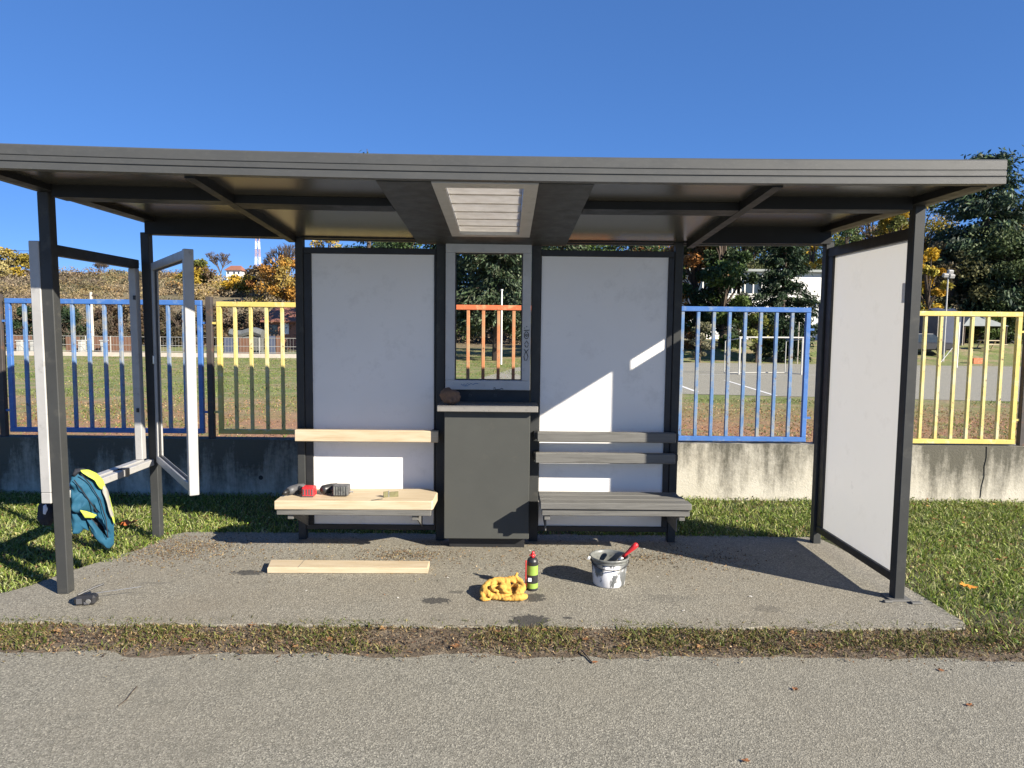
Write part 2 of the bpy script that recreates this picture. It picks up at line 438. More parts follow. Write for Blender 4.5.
def cards(c, ln, wd, axis=None, tilt=1.0):
    """diamond leaf cards at centres c; long axis random, or spread about `axis`"""
    n = len(c)
    a = rng.normal(size=(n, 3))
    if axis is not None: a = axis+a*tilt*.5
    a /= np.linalg.norm(a, axis=1)[:, None]+1e-9
    b = np.cross(a, rng.normal(size=(n, 3))); b /= np.linalg.norm(b, axis=1)[:, None]+1e-9
    ln = np.asarray(ln).reshape(-1, 1); wd = np.asarray(wd).reshape(-1, 1)
    v = np.stack([c-a*ln/2, c+b*wd/2-a*ln*.08, c+a*ln/2, c-b*wd/2-a*ln*.08], 1).reshape(-1, 3)
    f = np.arange(n*4).reshape(n, 4)
    return v, f
def pick(cols, n, jit=.18):
    cols = np.array(cols); i = rng.integers(0, len(cols), n)
    return np.clip(cols[i]*(1+rng.normal(size=(n, 1))*jit)*(1+rng.normal(size=(n, 3))*.05), .004, 1)

def fbm(x, y, s, seed=0.):
    return mnoise.fractal(Vector((x*s, y*s, seed)), 1.0, 2.0, 4)

# ================================================================== SETTING
def wavy_line(x0, x1, y, n, amp, s, seed):
    return [(x0+(x1-x0)*i/n, y+amp*fbm(x0+(x1-x0)*i/n, 0, s, seed)) for i in range(n+1)]

# base ground on the street side
b = MB(); b.poly([(-60, -14, 0), (60, -14, 0), (60, 6.9, 0), (-60, 6.9, 0)])
tag(b.build('ground', M['soil']), kind='structure')
# verge of bare earth between road and pavement
top = wavy_line(-30, 30, 3.86, 400, .05, 2.5, 3.); bot = wavy_line(30, -30, 3.3, 2, 0, 1, 1.)
b = MB(); b.poly([(x, y, .004) for x, y in bot[::-1][::-1]+top])
tag(b.build('verge', M['dirt']), kind='structure')
edge = wavy_line(-30, 30, 3.448, 1400, .075, 2.6, 8.)
b = MB(); b.poly([(x, y, .009) for x, y in [(60, 3.44), (60, -14), (-60, -14), (-60, 3.44)]+edge])
tag(b.build('road', M['road']), kind='structure')

# pavement slab under the shelter
front = [(x, y+.03*math.sin(x*9)*.3) for x, y in wavy_line(-3.0, 2.5, 3.79, 110, .03, 3.1, 5.)]
outl = front+[(2.58, 3.81), (2.615, 3.9), (2.60, 4.2), (2.575, 4.6), (2.56, 5.0), (2.53, 5.3), (2.5, 5.46)]
outl += wavy_line(2.4, -2.5, 5.53, 80, .05, 2.5, 12.)
kp = [(-2.55, 5.45), (-2.62, 5.2), (-2.70, 5.0), (-2.78, 4.75), (-2.86, 4.5), (-2.98, 4.3), (-3.1, 4.1), (-3.13, 3.93)]
for (xa, ya), (xb, yb) in zip(kp, kp[1:]):
    for i in range(8):
        u = i/8; x_, y_ = xa+(xb-xa)*u, ya+(yb-ya)*u; outl.append((x_+.07*fbm(y_, 3, 3.2, 2.), y_))
b = MB(); b.prism_z(outl, .0045, .02, .006)
tag(b.build('pavement', M['pad']), kind='structure')

def zg(x, y):
    s = lambda a, b_, v: (lambda t: t*t*(3-2*t))(min(1, max(0, (v-a)/(b_-a))))
    z = -.4
    z += 1.25*s(46, 56, y)*s(-2, 14, x)
    z += .35*s(46, 60, y)*(1-s(-2, 14, x))
    side = .55+.45*s(6, -26, x)
    z += (12.0*side+.9*fbm(x, y, .03, 2))*s(60, 172, y)**.9
    z -= 5*s(180, 320, y)
    return z
xs = np.unique(np.concatenate([np.linspace(-420, -90, 34), np.linspace(-90, 100, 96), np.linspace(100, 420, 33)]))
ys = np.unique(np.concatenate([np.linspace(6.9, 46, 24), np.linspace(46, 190, 80), np.linspace(190, 900, 40)]))
V = [(x, y, zg(x, y)) for y in ys for x in xs]; nx = len(xs)
Fc = [(j*nx+i, j*nx+i+1, (j+1)*nx+i+1, (j+1)*nx+i) for j in range(len(ys)-1) for i in range(nx-1)]
t_o = np_mesh('terrain', V, Fc, mat=M['terrain']); tag(t_o, kind='structure')
for p in t_o.data.polygons: p.use_smooth = True

# sports court in the yard
ct = [(-2.2, 23.0), (5.6, 22.7), (15.6, 21.2), (34, 19.5), (46, 44), (32, 44.2), (9.5, 44.9), (3.2, 44.9), (.9, 38.9)]
b = MB(); b.poly([(x, y, -.39) for x, y in ct]); tag(b.build('court', M['court']), kind='structure')
b = MB()
def strip(p, q, w, z):
    p = Vector((p[0], p[1], z)); q = Vector((q[0], q[1], z)); n = Vector((-(q-p).y, (q-p).x, 0)).normalized()*w/2
    b.poly([p-n, q-n, q+n, p+n])
strip((9.05, 29.2), (8.55, 22.3), .12, -.385); strip((6.55, 30.3), (6.35, 23.4), .14, -.385); strip((9.0, 32.8), (15.5, 33.3), .08, -.385)
tag(b.build('court_marking', M['pole_white']), kind='structure')

# ------------------------------------------------------------------ grass
def blades(n, xy, h, w, cols, z=0., lean=.6):
    n = len(xy)
    base = np.column_stack([xy, np.full(n, z)])
    ang = rng.uniform(0, 2*np.pi, n); hh = h*rng.uniform(.5, 1.25, n); ww = w*rng.uniform(.6, 1.3, n)
    side = np.column_stack([np.cos(ang), np.sin(ang), np.zeros(n)])*ww[:, None]/2
    la = rng.uniform(0, 2*np.pi, n); lm = hh*lean*rng.uniform(.1, 1.3, n)
    mid = base+np.column_stack([np.cos(la)*lm*.35, np.sin(la)*lm*.35, hh*.6])
    tip = base+np.column_stack([np.cos(la)*lm, np.sin(la)*lm, hh*rng.uniform(.75, 1.05, n)])
    v = np.stack([base-side, base+side, mid+side*.7, mid-side*.7, tip], 1).reshape(-1, 3)
    o = np.arange(n)[:, None]*5
    f = np.concatenate([o+np.array([[0, 1, 2, 3]]), o+np.array([[3, 2, 4, 4]])])
    # second face as a triangle pair is kept as a quad with its own vertex
    v2 = np.stack([mid-side*.7, mid+side*.7, tip+side*.12, tip-side*.12], 1).reshape(-1, 3)
    v1 = np.stack([base-side, base+side, mid+side*.7, mid-side*.7], 1).reshape(-1, 3)
    vv = np.concatenate([v1, v2]); ff = np.arange(len(vv)).reshape(-1, 4)
    t = pick(cols, n, .22)
    return vv, ff, np.concatenate([t, t*1.05])

def density(x, y, seed, s=1.6): return fbm(x, y, s, seed)
def in_pad(x, y):
    if y > 5.5 or y < 3.78: return False
    xl = -2.55 if y > 5.3 else (-2.55-(5.3-y)*.42)
    return xl+.10*fbm(x*2, y*2, 2.0, 5.) < x < 2.6
green = [(.15, .20, .03), (.115, .175, .023), (.205, .25, .05), (.29, .315, .10), (.07, .12, .016), (.36, .36, .17)]
dry = [(.32, .23, .10), (.23, .145, .06), (.38, .29, .155), (.15, .09, .042)]
lists = []
cand = np.column_stack([rng.uniform(-7.2, 7.2, 210000), rng.uniform(3.5, 6.79, 210000)])
keep = []; dr = []
for x, y in cand:
    if in_pad(x, y): continue
    if y < 3.83 and -3.2 < x < 2.55: continue
    d = density(x, y, 1.)
    edge_d = 1.
    if y < 4.1 and abs(x) > 2.4: edge_d = .55
    if random.random() > (.78+.6*d)*edge_d: continue
    keep.append((x, y)); dr.append(random.random() < .06+.4*max(0, fbm(x, y, 1.1, 9.)) + (.35 if y < 4.1 else 0))
keep = np.array(keep); dr = np.array(dr)
h = .048
A = blades(0, keep[~dr], h, .0085, green, lean=1.3); B = blades(0, keep[dr], h*.6, .006, dry, lean=1.8)
def join(parts):
    vs, fs, ts, off = [], [], [], 0
    for v, f, t in parts: vs.append(v); fs.append(f+off); ts.append(t); off += len(v)
    return np.concatenate(vs), np.concatenate(fs), np.concatenate(ts)
v, f, t = join([A, B]); g = np_mesh('lawn_grass', v, f, t, M['grass']); tag(g, 'short green grass round the shelter up to the concrete wall', 'grass', kind='stuff')
# clover and small leaves among the grass
sel = keep[rng.random(len(keep)) < .16]
c = np.column_stack([sel, rng.uniform(.01, .05, len(sel))])
v, f = cards(c, rng.uniform(.012, .03, len(c)), rng.uniform(.01, .02, len(c)))
g = np_mesh('lawn_clover', v, f, pick(green+[(.2, .11, .05)], len(c), .25), M['grass']); tag(g, 'clover and small leaves scattered through the lawn', 'ground cover', kind='stuff')

# verge between road and pavement: thin grass, moss, dead leaves
cand = np.column_stack([rng.uniform(-6, 6, 42000), rng.uniform(3.41, 3.86, 42000)])
keep = []; dr = []
for x, y in cand:
    m_ = 1-abs(y-3.66)/.24
    d = fbm(x, y*2, 1.7, 4.)
    if random.random() > .24+.9*m_*(.42+d*2.0)+(.22 if y > 3.75 else 0): continue
    if y < 3.47+.03*fbm(x, 0, 3, 2): 
        if random.random() < .8: continue
    keep.append((x, y)); dr.append(random.random() < .55-.5*d)
keep = np.array(keep); dr = np.array(dr)
vg = [(.10, .125, .022), (.08, .10, .02), (.15, .155, .045), (.22, .19, .08)]
A = blades(0, keep[~dr], .026, .0075, vg, .006, 1.5); B = blades(0, keep[dr], .014, .0065, dry, .006, 2.6)
v, f, t = join([A, B]); g = np_mesh('verge_grass', v, f, t, M['grass']); tag(g, 'thin patchy grass and moss on the earth strip along the road', 'grass', kind='stuff')
n = 13000
xy = np.column_stack([rng.uniform(-5, 5, n), 3.61+rng.normal(size=n)*.095])
c = np.column_stack([xy, np.full(n, .014)+rng.uniform(0, .008, n)])
v, f = cards(c, rng.uniform(.006, .021, n), rng.uniform(.004, .010, n))
v[:, 2] = np.clip(v[:, 2], .010, .03)
g = np_mesh('verge_litter', v, f, pick([(.15, .095, .05), (.10, .06, .035), (.24, .18, .11), (.07, .045, .03)], n, .3), M['leaf']); tag(g, 'brown leaf crumbs and dead stalks on the earth strip', 'leaf litter', kind='stuff')
# loose grit near the shelter's foot
n = 2600
xy = np.column_stack([rng.uniform(-2.7, 1.8, n), 4.95+rng.normal(size=n)*.22])
xy = np.concatenate([xy[(xy[:, 1] < 5.5)], np.column_stack([rng.normal(size=700)*.16-.72, 4.98+rng.normal(size=700)*.08]), np.column_stack([rng.normal(size=500)*.3+1.1, 4.97+rng.normal(size=500)*.06]), np.column_stack([rng.normal(size=1800)*.22-2.35, 5.12+rng.normal(size=1800)*.16])]); n = len(xy)
c = np.column_stack([xy, np.full(n, .023)])
v, f = cards(c, rng.uniform(.005, .022, n), rng.uniform(.004, .01, n)); v[:, 2] = np.clip(v[:, 2], .0205, .03)
g = np_mesh('leaf_crumbs', v, f, pick([(.22, .15, .07), (.14, .09, .045), (.28, .22, .13), (.1, .075, .05)], n, .3), M['leaf']); tag(g, 'brown leaf crumbs and grit swept under the benches', 'leaf litter', kind='stuff')

# field behind the wall
cand = np.column_stack([rng.uniform(-26, 26, 230000), 9+ (rng.random(230000)**1.8)*36])
keep = []; dr = []
for x, y in cand:
    if abs(x) > y*.8: continue
    if y > 21.2 and x > -1.6-.0*y and not (x < (y-24)*.2+.0): 
        if x > -2.0+(y-23)*.19: continue
    d = fbm(x, y, .35, 6.)
    if random.random() > .6+d: continue
    keep.append((x, y)); dr.append(random.random() < ((.8 if x > 1 else .6) if y < 20 else .22)-.5*d)
keep = np.array(keep); dr = np.array(dr)
A = blades(0, keep[~dr], .06, .02, [(.13, .19, .03), (.18, .22, .05), (.24, .25, .09), (.09, .13, .02)], -.4, 1.8); B = blades(0, keep[dr], .035, .026, [(.34, .16, .075), (.24, .11, .05), (.38, .23, .11), (.42, .30, .16)], -.4, 2.6)
v, f, t = join([A, B]); g = np_mesh('field_grass', v, f, t, M['grass']); tag(g, 'patchy field grass and fallen leaves beyond the fence', 'grass', kind='stuff')

# ================================================================== WALL AND FENCE
b = MB()
b.segbox(-9.5, 9.5, 6.80, 6.97, -.45, .555, 40, lambda x, y: 0)
b.box(-9.5, -.6, 6.797, 6.81, .292, .299, 0)
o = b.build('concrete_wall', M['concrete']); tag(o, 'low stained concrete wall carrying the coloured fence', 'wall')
b = MB(); b.lathe((0, 0, 0), [(.0, 0), (.022, 0)], 12)
b.xform(Matrix.Translation((-2.36, 6.793, .185)) @ Matrix.Rotation(math.pi/2, 4, 'X')); b.build('drain_hole', M['dark'], o)
b = MB(); b.tube([(4.68, 6.797, .553), (4.685, 6.797, .45), (4.67, 6.797, .36), (4.675, 6.797, .26), (4.655, 6.797, .16), (4.65, 6.797, .05)], .0035, 5); b.build('crack', M['dark'], o)

def fence_panel(x0, x1, fm, bm_, label, z0=.60, z1=1.885, nb=11, lug=True):
    root = thing('fence', ((x0+x1)/2, 6.87, .555), label, 'fence', 'coloured fence panels on the wall')
    y0, y1 = 6.845, 6.89
    b = MB()
    b.box(x0, x1, y0, y1, z1-.048, z1, .004); b.box(x0, x1, y0, y1, z0, z0+.045, .004)
    b.box(x0, x0+.045, y0+.003, y1-.003, z0+.045, z1-.048, .004); b.box(x1-.045, x1, y0+.003, y1-.003, z0+.045, z1-.048, .004)
    if lug:
        for zz in (.80, 1.66):
            b.box(x0-.055, x0, 6.855, 6.88, zz, zz+.02, 0); b.box(x1, x1+.04, 6.855, 6.88, zz, zz+.02, 0)
    b.build('frame', fm, root)
    st = (x1-x0-.045)/(nb+1)
    for i in range(nb):
        xc = x0+.0225+st*(i+1)
        MB().box(xc-.0155, xc+.0155, 6.853, 6.884, z0+.045, z1-.048, .003).build('bar', bm_, root)
    return root
fence_panel(-4.79, -2.92, M['blue'], M['bar_blue'], 'blue fence panel behind the empty left side frame')
fence_panel(-2.78, -.93, M['yellow'], M['bar_yellow'], 'yellow fence panel between the open door leaf and the left white board', z1=1.875)
fence_panel(-.83, .97, M['orange'], M['bar_orange'], 'orange fence panel seen through the grey window frame', z1=1.87)
fence_panel(1.07, 2.935, M['blue'], M['bar_blue'], 'blue fence panel behind the slatted grey bench, left of the white side panel', z0=.575, z1=1.88)
fence_panel(3.12, 4.99, M['yellow'], M['bar_yellow'], 'yellow fence panel right of the white side panel', z0=.57, z1=1.86)
def fence_post(x, label):
    b = MB(); b.box(x-.028, x+.028, 6.84, 6.895, .555, 1.92, .004)
    tag(b.build('fence_post', M['rustpost'], origin=(x, 6.87, .555)), label, 'fence post', 'dark posts of the fence')
fence_post(-4.855, 'dark fence post at the left end of the leftmost blue panel')
fence_post(-2.85, 'dark fence post between the left blue and left yellow panels')
fence_post(-.88, 'dark fence post behind the left white board, between yellow and orange panels')
fence_post(1.02, 'dark fence post behind the right white board, between orange and blue panels')
fence_post(3.05, 'dark fence post behind the white side panel, between blue and yellow panels')
fence_post(5.06, 'dark fence post at the right end of the rightmost yellow panel')

# ================================================================== BUS SHELTER
SH = thing('bus_shelter', (-.13, 4.8, 0.02), 'dark grey metal bus shelter with white boards, half renovated', 'bus shelter')
def sag(x, y=0): return -.024*(1-((x+.13)/2.6)**2)+.010*(1-(x+.13)/2.6)
def zc(y): return 2.388-.066*(y-3.6)
def post(x0, x1, y0, y1, z1, mat='paint'):
    return MB().box(x0, x1, y0, y1, .018, z1, .004).build('post', M[mat], SH)
pfl = post(-2.715, -2.648, 4.20, 4.268, 2.41); pfr = post(2.385, 2.447, 4.20, 4.266, 2.392)
pbl = post(-2.710, -2.648, 5.345, 5.41, 2.33); post(2.382, 2.442, 5.345, 5.41, 2.316)
for x0, x1 in ((-1.577, -1.519), (-.527, -.458), (.186, .256), (1.256, 1.316)): post(x0, x1, 5.345, 5.411, 2.305)
for po in (pfl, pbl):                                       # the left posts lean outwards a little
    for v in po.data.vertices: v.co.x += .016-.026*(v.co.z+.02)/2.4
MB().box(2.35, 2.485, 4.17, 4.30, .019, .030, .003).box(2.30, 2.352, 4.15, 4.18, .02, .034, .01).box(2.455, 2.52, 4.13, 4.165, .02, .032, .01).build('foot_plate', M['slat'], pfr)

# --- roof
XL, XR, YF, YB = -2.737, 2.472, 3.57, 5.445
SXL, SXR, SYF, SYB = -.322, .082, 3.72, 4.93     # skylight opening
b = MB()
for (x0, x1, y0, y1) in ((XL+.01, SXL-.05, YF+.06, YB-.032), (SXR+.22, XR-.01, YF+.06, YB-.032)):
    b.segbox(x0, x1, y0, y1, 2.468, 2.478, 14, sag)
b.segbox(SXL-.05, SXR+.22, SYB+.02, YB-.032, 2.468, 2.478, 4, sag)
RF = b.build('roof', M['paint'], SH)
prof = [(YF, 2.392), (YF, 2.420), (YF+.006, 2.423), (YF+.006, 2.428), (YF, 2.431), (YF, 2.452), (YF+.005, 2.454), (YF+.005, 2.458), (YF+.001, 2.461), (YF+.001, 2.505), (YF+.008, 2.512), (YF+.055, 2.512), (YF+.055, 2.392)]
MB().prism_x(prof, XL, XR, 40, sag).build('fascia', M['fascia'], RF)
for x0, x1 in ((XL, XL+.055), (XR-.055, XR)):
    MB().box(x0, x1, YF+.057, YB, 2.392+sag(x0), 2.508+sag(x0), .003).build('fascia', M['fascia'], RF)
MB().segbox(XL+.056, XR-.056, YB-.03, YB, 2.30, 2.500, 30, sag).build('fascia', M['fascia'], RF)
MB().segbox(-2.68, 2.412, 5.338, 5.413, 2.305, 2.43, 30, lambda x, y: sag(x)*.6).build('beam', M['beam'], RF)
def slope(x, y): return sag(x)*.7
# soffit sheets, sloping gently to the back
def sheet(x0, x1, y0, y1, dz, th, n=12, ribs=0):
    bb = MB(); prof = []
    yy = np.linspace(y0, y1, 3+ribs*4)
    lo = [(y, zc(y)+dz+(.004 if ribs and (i//2) % 2 else 0)) for i, y in enumerate(yy)]
    prof = lo+[(y, zc(y)+dz+th) for y in (y1, y0)]
    return bb.prism_x(prof, x0, x1, n, slope)
CB = (-1.59, 1.36)
for x0, x1 in ((CB[0], -.662), (.436, CB[1])):
    sheet(x0, x1, YF+.057, 5.337, .042, .006, 10).build('soffit_panel', M['soffit'], RF)
for x0, x1 in ((XL+.057, CB[0]-.002), (CB[1]+.002, XR-.057)):
    MB().segbox(x0, x1, YF+.057, 5.337, 2.428, 2.434, 8, slope).build('soffit_panel', M['soffit'], RF)
for x0, x1 in ((-.660, -.386), (.157, .434)):
    sheet(x0, x1, YF+.057, 5.0, -.002, .03, 4).build('soffit_panel', M['paint'], RF)
sheet(-.66, .434, 5.002, 5.337, .0, .03, 4).build('soffit_panel', M['paint'], RF)
for x0, x1 in ((CB[0]+.027, -.664), (.437, CB[1]-.027)):           # main beam at the front posts
    sheet(x0, x1, 4.14, 4.28, -.004, .044, 8).build('beam', M['beam'], RF)
for x0, x1 in ((XL+.137, CB[0]-.027), (CB[1]+.027, XR-.137)):
    MB().segbox(x0, x1, 4.14, 4.28, 2.358, 2.4275, 6, slope).build('beam', M['beam'], RF)
for xc in CB:                                      # cross beams
    for y0, y1 in ((YF+.058, 5.337),):
        prof_ = [(y0, zc(y0)-.006), (y1, zc(y1)-.006), (y1, 2.4275), (y0, 2.4275)]
        MB().prism_x(prof_, xc-.026, xc+.026, 1, slope).build('beam', M['beam'], RF)
for x0, x1 in ((XL+.058, XL+.136), (XR-.136, XR-.058)):
    MB().segbox(x0, x1, YF+.058, 5.337, 2.388, 2.4275, 2, sag).build('beam', M['beam'], RF)
# skylight: a raised tray of pale ribbed sheet in a grey frame
b = MB()
def fr(x0, x1, y0, y1): 
    prof_ = [(y0, zc(y0)-.004), (y1, zc(y1)-.004), (y1, zc(y1)+.034), (y0, zc(y0)+.034)]
    b.prism_x(prof_, x0, x1, 1, slope)
fr(-.384, SXL, YF+.06, 5.0); fr(SXR, .155, YF+.06, 5.0); fr(SXL, SXR, YF+.06, SYF); fr(SXL, SXR, SYB, 5.0)
b.build('skylight_frame', M['winframe'], RF)
b = MB(); lo = []; n = 22
for i in range(n+1):
    y = SYF+(SYB-SYF)*i/n
    lo.append((y, zc(y)+.018+(.004 if i % 4 == 0 else 0)))
b.prism_x(lo+[(y, z+.003) for y, z in lo[::-1]], SXL+.002, SXR-.002, 2, slope)
sl_ = b.build('skylight', M['skylight'], RF)
for i in range(1, 6):
    y = SYF+(SYB-SYF)*i/6; MB().prism_x([(y-.004, zc(y)+.010), (y+.004, zc(y)+.010), (y+.004, zc(y)+.016), (y-.004, zc(y)+.016)], SXL+.003, SXR-.003, 1, slope).build('rib', M['skylight'], sl_)

# --- white boards
def back_board(x0, x1, frame_x0, frame_x1):
    o = MB().box(x0, x1, 5.366, 5.380, .135, 2.192, 0).build('back_board', M['board'], SH)
    b = MB()
    b.box(frame_x0, frame_x1, 5.352, 5.398, 2.190, 2.236, .003); b.box(frame_x0, frame_x1, 5.352, 5.398, .098, .138, .003)
    b.box(frame_x0, x0+.003, 5.354, 5.396, .138, 2.190, .003); b.box(x1-.003, frame_x1, 5.354, 5.396, .138, 2.190, .003)
    b.build('frame', M['dark'], o); return o
back_board(-1.462, -.541, -1.517, -.529); back_board(.257, 1.212, .2575-.001, 1.254)
o = MB().poly([(2.415, 4.289, .165), (2.415, 5.262, .165), (2.415, 5.262, 2.205), (2.415, 4.289, 2.205)]).build('side_board', M['side_sheet'], SH)
b = MB()
b.box(2.395, 2.435, 4.268, 5.343, 2.203, 2.272, .003); b.box(2.395, 2.435, 4.268, 5.343, .115, .167, .003)
b.box(2.397, 2.433, 4.268, 4.290, .167, 2.203, .003); b.box(2.397, 2.433, 5.260, 5.343, .167, 2.203, .003)
b.build('frame', M['dark'], o)
b = MB()   # tape corner and scuffs on the board
b.box(2.4115, 2.4135, 4.295, 4.345, 1.83, 1.95, 0)
b.build('tape_mark', M['board'], o)

# --- left side: empty display frame on the outside of the posts, its second leaf swung open
b = MB(); b.box(-2.775, -2.718, 4.235, 5.30, .575, .640, .004); b.box(-2.775, -2.716, 4.195, 4.255, .641, 2.128, .004); b.box(-2.765, -2.712, 5.262, 5.322, .641, 2.058, .004)
b.box(-2.775, -2.716, 4.195, 4.234, .575, .640, .004)
o = b.build('display_frame', M['alu'], SH)
for v in o.data.vertices: v.co.x += .012-.022*(v.co.z+.02)/2.4
MB().box(-2.78, -2.722, 4.257, 5.33, 2.06, 2.125, .004).build('top_rail', M['paint'], o)
MB().box(-2.705, -2.66, 4.29, 5.345, .585, .632, .004).build('bottom_rail', M['alu'], o)
MB().box(-2.775, -2.655, 4.93, 4.985, .58, .6385, .003).build('strap', M['dark'], o)
for hz0 in (1.0, 1.83): MB().box(-2.735, -2.720, 5.25, 5.262, hz0, hz0+.03, 0).build('hinge', M['dark'], o)
hin = Vector((-2.605, 5.31, 0)); end = Vector((-1.905, 4.31, 0)); L = (end-hin).length
ang = math.atan2((end-hin).y, (end-hin).x); T = Matrix.Translation(hin) @ Matrix.Rotation(ang, 4, 'Z')
b = MB()
b.box(0, .06, -.02, .02, .617, 2.10, .003); b.box(L-.05, L, -.028, .028, .605, 2.103, .003)
b.box(.06, L-.05, -.022, .022, 2.045, 2.10, .003); b.box(.06, L-.05, -.022, .022, .617, .672, .003)
o = b.xform(T).build('display_door', M['alu'], SH)
b = MB(); b.box(.062, L-.062, -.006, .006, .673, .683, 0); b.box(.062, L-.062, -.006, .006, 2.034, 2.044, 0); b.box(.061, .072, -.0065, .0065, .684, 2.033, 0); b.box(L-.072, L-.061, -.0065, .0065, .684, 2.033, 0)
b.xform(T).build('gasket', M['dark'], o)
b = MB(); b.box(.015, .045, -.03, -.02, 1.36, 1.42, .002); b.xform(T).build('latch', M['steel'], o)

# --- centre unit: cabinet, ledge, open window frame
cb = MB().box(-.444, .180, 5.115, 5.343, .105, 1.047, .004).build('cabinet', M['cab'], SH)
MB().box(-.41, .15, 5.19, 5.34, .02, .104, .002).build('plinth', M['dark'], cb)
MB().box(-.492, .233, 5.055, 5.350, 1.050, 1.095, .004).build('ledge', M['ledge'], cb)
b = MB(); b.box(-.456, .184, 5.3525, 5.39, 1.03, 1.186, .002); bp = b.build('back_plate', M['dark'], SH)
for xx in (-.27, -.08): 
    b = MB(); b.lathe((0, 0, 0), [(.0, .0), (.013, 0), (.013, .012), (0, .012)], 14)
    b.xform(Matrix.Translation((xx, 5.352, 1.14)) @ Matrix.Rotation(math.pi/2, 4, 'X')); b.build('bolt', M['black_plastic'], bp)
b = MB()
wx0, wx1, ox0, ox1 = -.453, .181, -.384, .118
b.box(wx0, wx1, 5.30, 5.36, 2.205, 2.278, .004); b.box(wx0, wx1, 5.30, 5.36, 1.188, 1.260, .004)
b.box(wx0, ox0, 5.301, 5.359, 1.260, 2.205, .003); b.box(ox1, wx1, 5.301, 5.359, 1.260, 2.205, .003)
wf = b.build('window_frame', M['winframe'], SH)
b = MB(); b.box(ox0, ox1, 5.33, 5.345, 2.197, 2.2045, 0); b.box(ox0, ox1, 5.33, 5.345, 1.2605, 1.268, 0); b.box(ox0+.0005, ox0+.008, 5.33, 5.345, 1.2685, 2.1965, 0); b.box(ox1-.008, ox1-.0005, 5.33, 5.345, 1.2685, 2.1965, 0)
b.build('gasket', M['dark'], wf)
def scribble(strokes, name, mat, r=.0028):
    b = MB()
    for st in strokes: b.tube([(x, 5.2995, z) for x, z in st], r, 5)
    return b.build(name, mat, wf)
def loop(cx, cz, rx, rz, n=14, a0=0, a1=6.4): return [(cx+rx*math.cos(a0+(a1-a0)*i/n), cz+rz*math.sin(a0+(a1-a0)*i/n)) for i in range(n+1)]
gx = .150
scribble([loop(gx, 1.60, .016, .026), loop(gx, 1.60, .006, .009), [(gx-.02, 1.635), (gx+.022, 1.638)], [(gx-.014, 1.535), (gx+.002, 1.558), (gx+.016, 1.535)],
          [(gx-.012, 1.53), (gx-.004, 1.512), (gx+.008, 1.512), (gx+.016, 1.53)], [(gx-.016, 1.495), (gx+.004, 1.468), (gx+.014, 1.44), (gx+.004, 1.415), (gx-.01, 1.412), (gx-.017, 1.44), (gx-.008, 1.468), (gx+.016, 1.495)],
          [(gx, 1.66), (gx+.002, 1.668)], [(gx-.017, 1.652), (gx-.012, 1.656)]], 'graffiti', M['graffiti'])
scribble([[(-.335, 1.232), (-.325, 1.222), (-.312, 1.232), (-.30, 1.222), (-.288, 1.235), (-.275, 1.226), (-.262, 1.236), (-.245, 1.228), (-.225, 1.238), (-.205, 1.234)], [(-.32, 1.218), (-.30, 1.216), (-.28, 1.219)]], 'graffiti', M['blue_ink'], .0022)
scribble([[(-.09, 1.192), (-.088, 1.208), (-.08, 1.206), (-.078, 1.192), (-.045, 1.194), (-.03, 1.202), (-.02, 1.194)]], 'graffiti', M['graffiti'])

# --- benches (fixed to the shelter's posts)
bl = MB().box(-1.59, -.515, 4.878, 4.925, .336, .3745, .003).box(-1.53, -.56, 5.2, 5.24, .335, .374, .003).build('bench', M['slat'], SH)
out = [(-1.597, 4.862), (-.512, 4.882), (-.500, 4.90), (-.494, 5.15), (-.52, 5.22), (-.575, 5.27), (-1.602, 5.235)]
MB().prism_z(out, .376, .440, .005).build('seat_plank', M['wood'], bl)
MB().box(-1.552, -.494, 5.195, 5.244, .803, .888, .004).build('back_plank', M['wood'], bl)
for xx in (-1.545, -.535): MB().box(xx-.02, xx+.02, 5.245, 5.344, .82, .88, .002).build('bracket', M['dark'], bl)
for xx in (-1.5, -.63):
    b = MB()
    b.box(xx-.02, xx+.02, 4.90, 5.344, .300, .334, .002)
    b.poly([(xx-.004, 5.34, .30), (xx-.004, 4.97, .30), (xx-.004, 5.34, .13)]); b.poly([(xx+.004, 5.34, .30), (xx+.004, 4.97, .30), (xx+.004, 5.34, .13)])
    b.poly([(xx-.004, 4.97, .2999), (xx+.004, 4.97, .2999), (xx+.004, 5.34, .13), (xx-.004, 5.34, .13)])
    b.build('bracket', M['slat'], bl)
br = MB().box(.262, 1.300, 4.885, 4.93, .345, .388, .003).box(.28, 1.24, 5.2, 5.24, .345, .386, .003).build('bench', M['slat'], SH)
for (y0, y1, xe) in ((4.868, 4.972, 1.309), (4.990, 5.098, 1.295), (5.116, 5.226, 1.28)):
    MB().box(.248, xe, y0, y1, .392, .440, .006).build('seat_slat', M['slat'], br)
for (z0, z1, x0) in ((.816, .890, .235), (.658, .733, .223)):
    MB().box(x0, 1.264, 5.192, 5.247, z0, z1, .006).build('back_slat', M['slat'], br)
    for xx in (.225+.01, 1.275): MB().box(xx-.02, xx+.02 if xx > 1 else .26, 5.248, 5.344, z0+.012, z1-.012, .002).build('bracket', M['dark'], br)
for xx in (.30, 1.25):
    b = MB(); b.box(xx-.02, xx+.02, 4.90, 5.344, .310, .344, .002)
    b.box(xx-.004, xx+.004, 5.05, 5.344, .19, .309, 0); b.build('bracket', M['slat'], br)

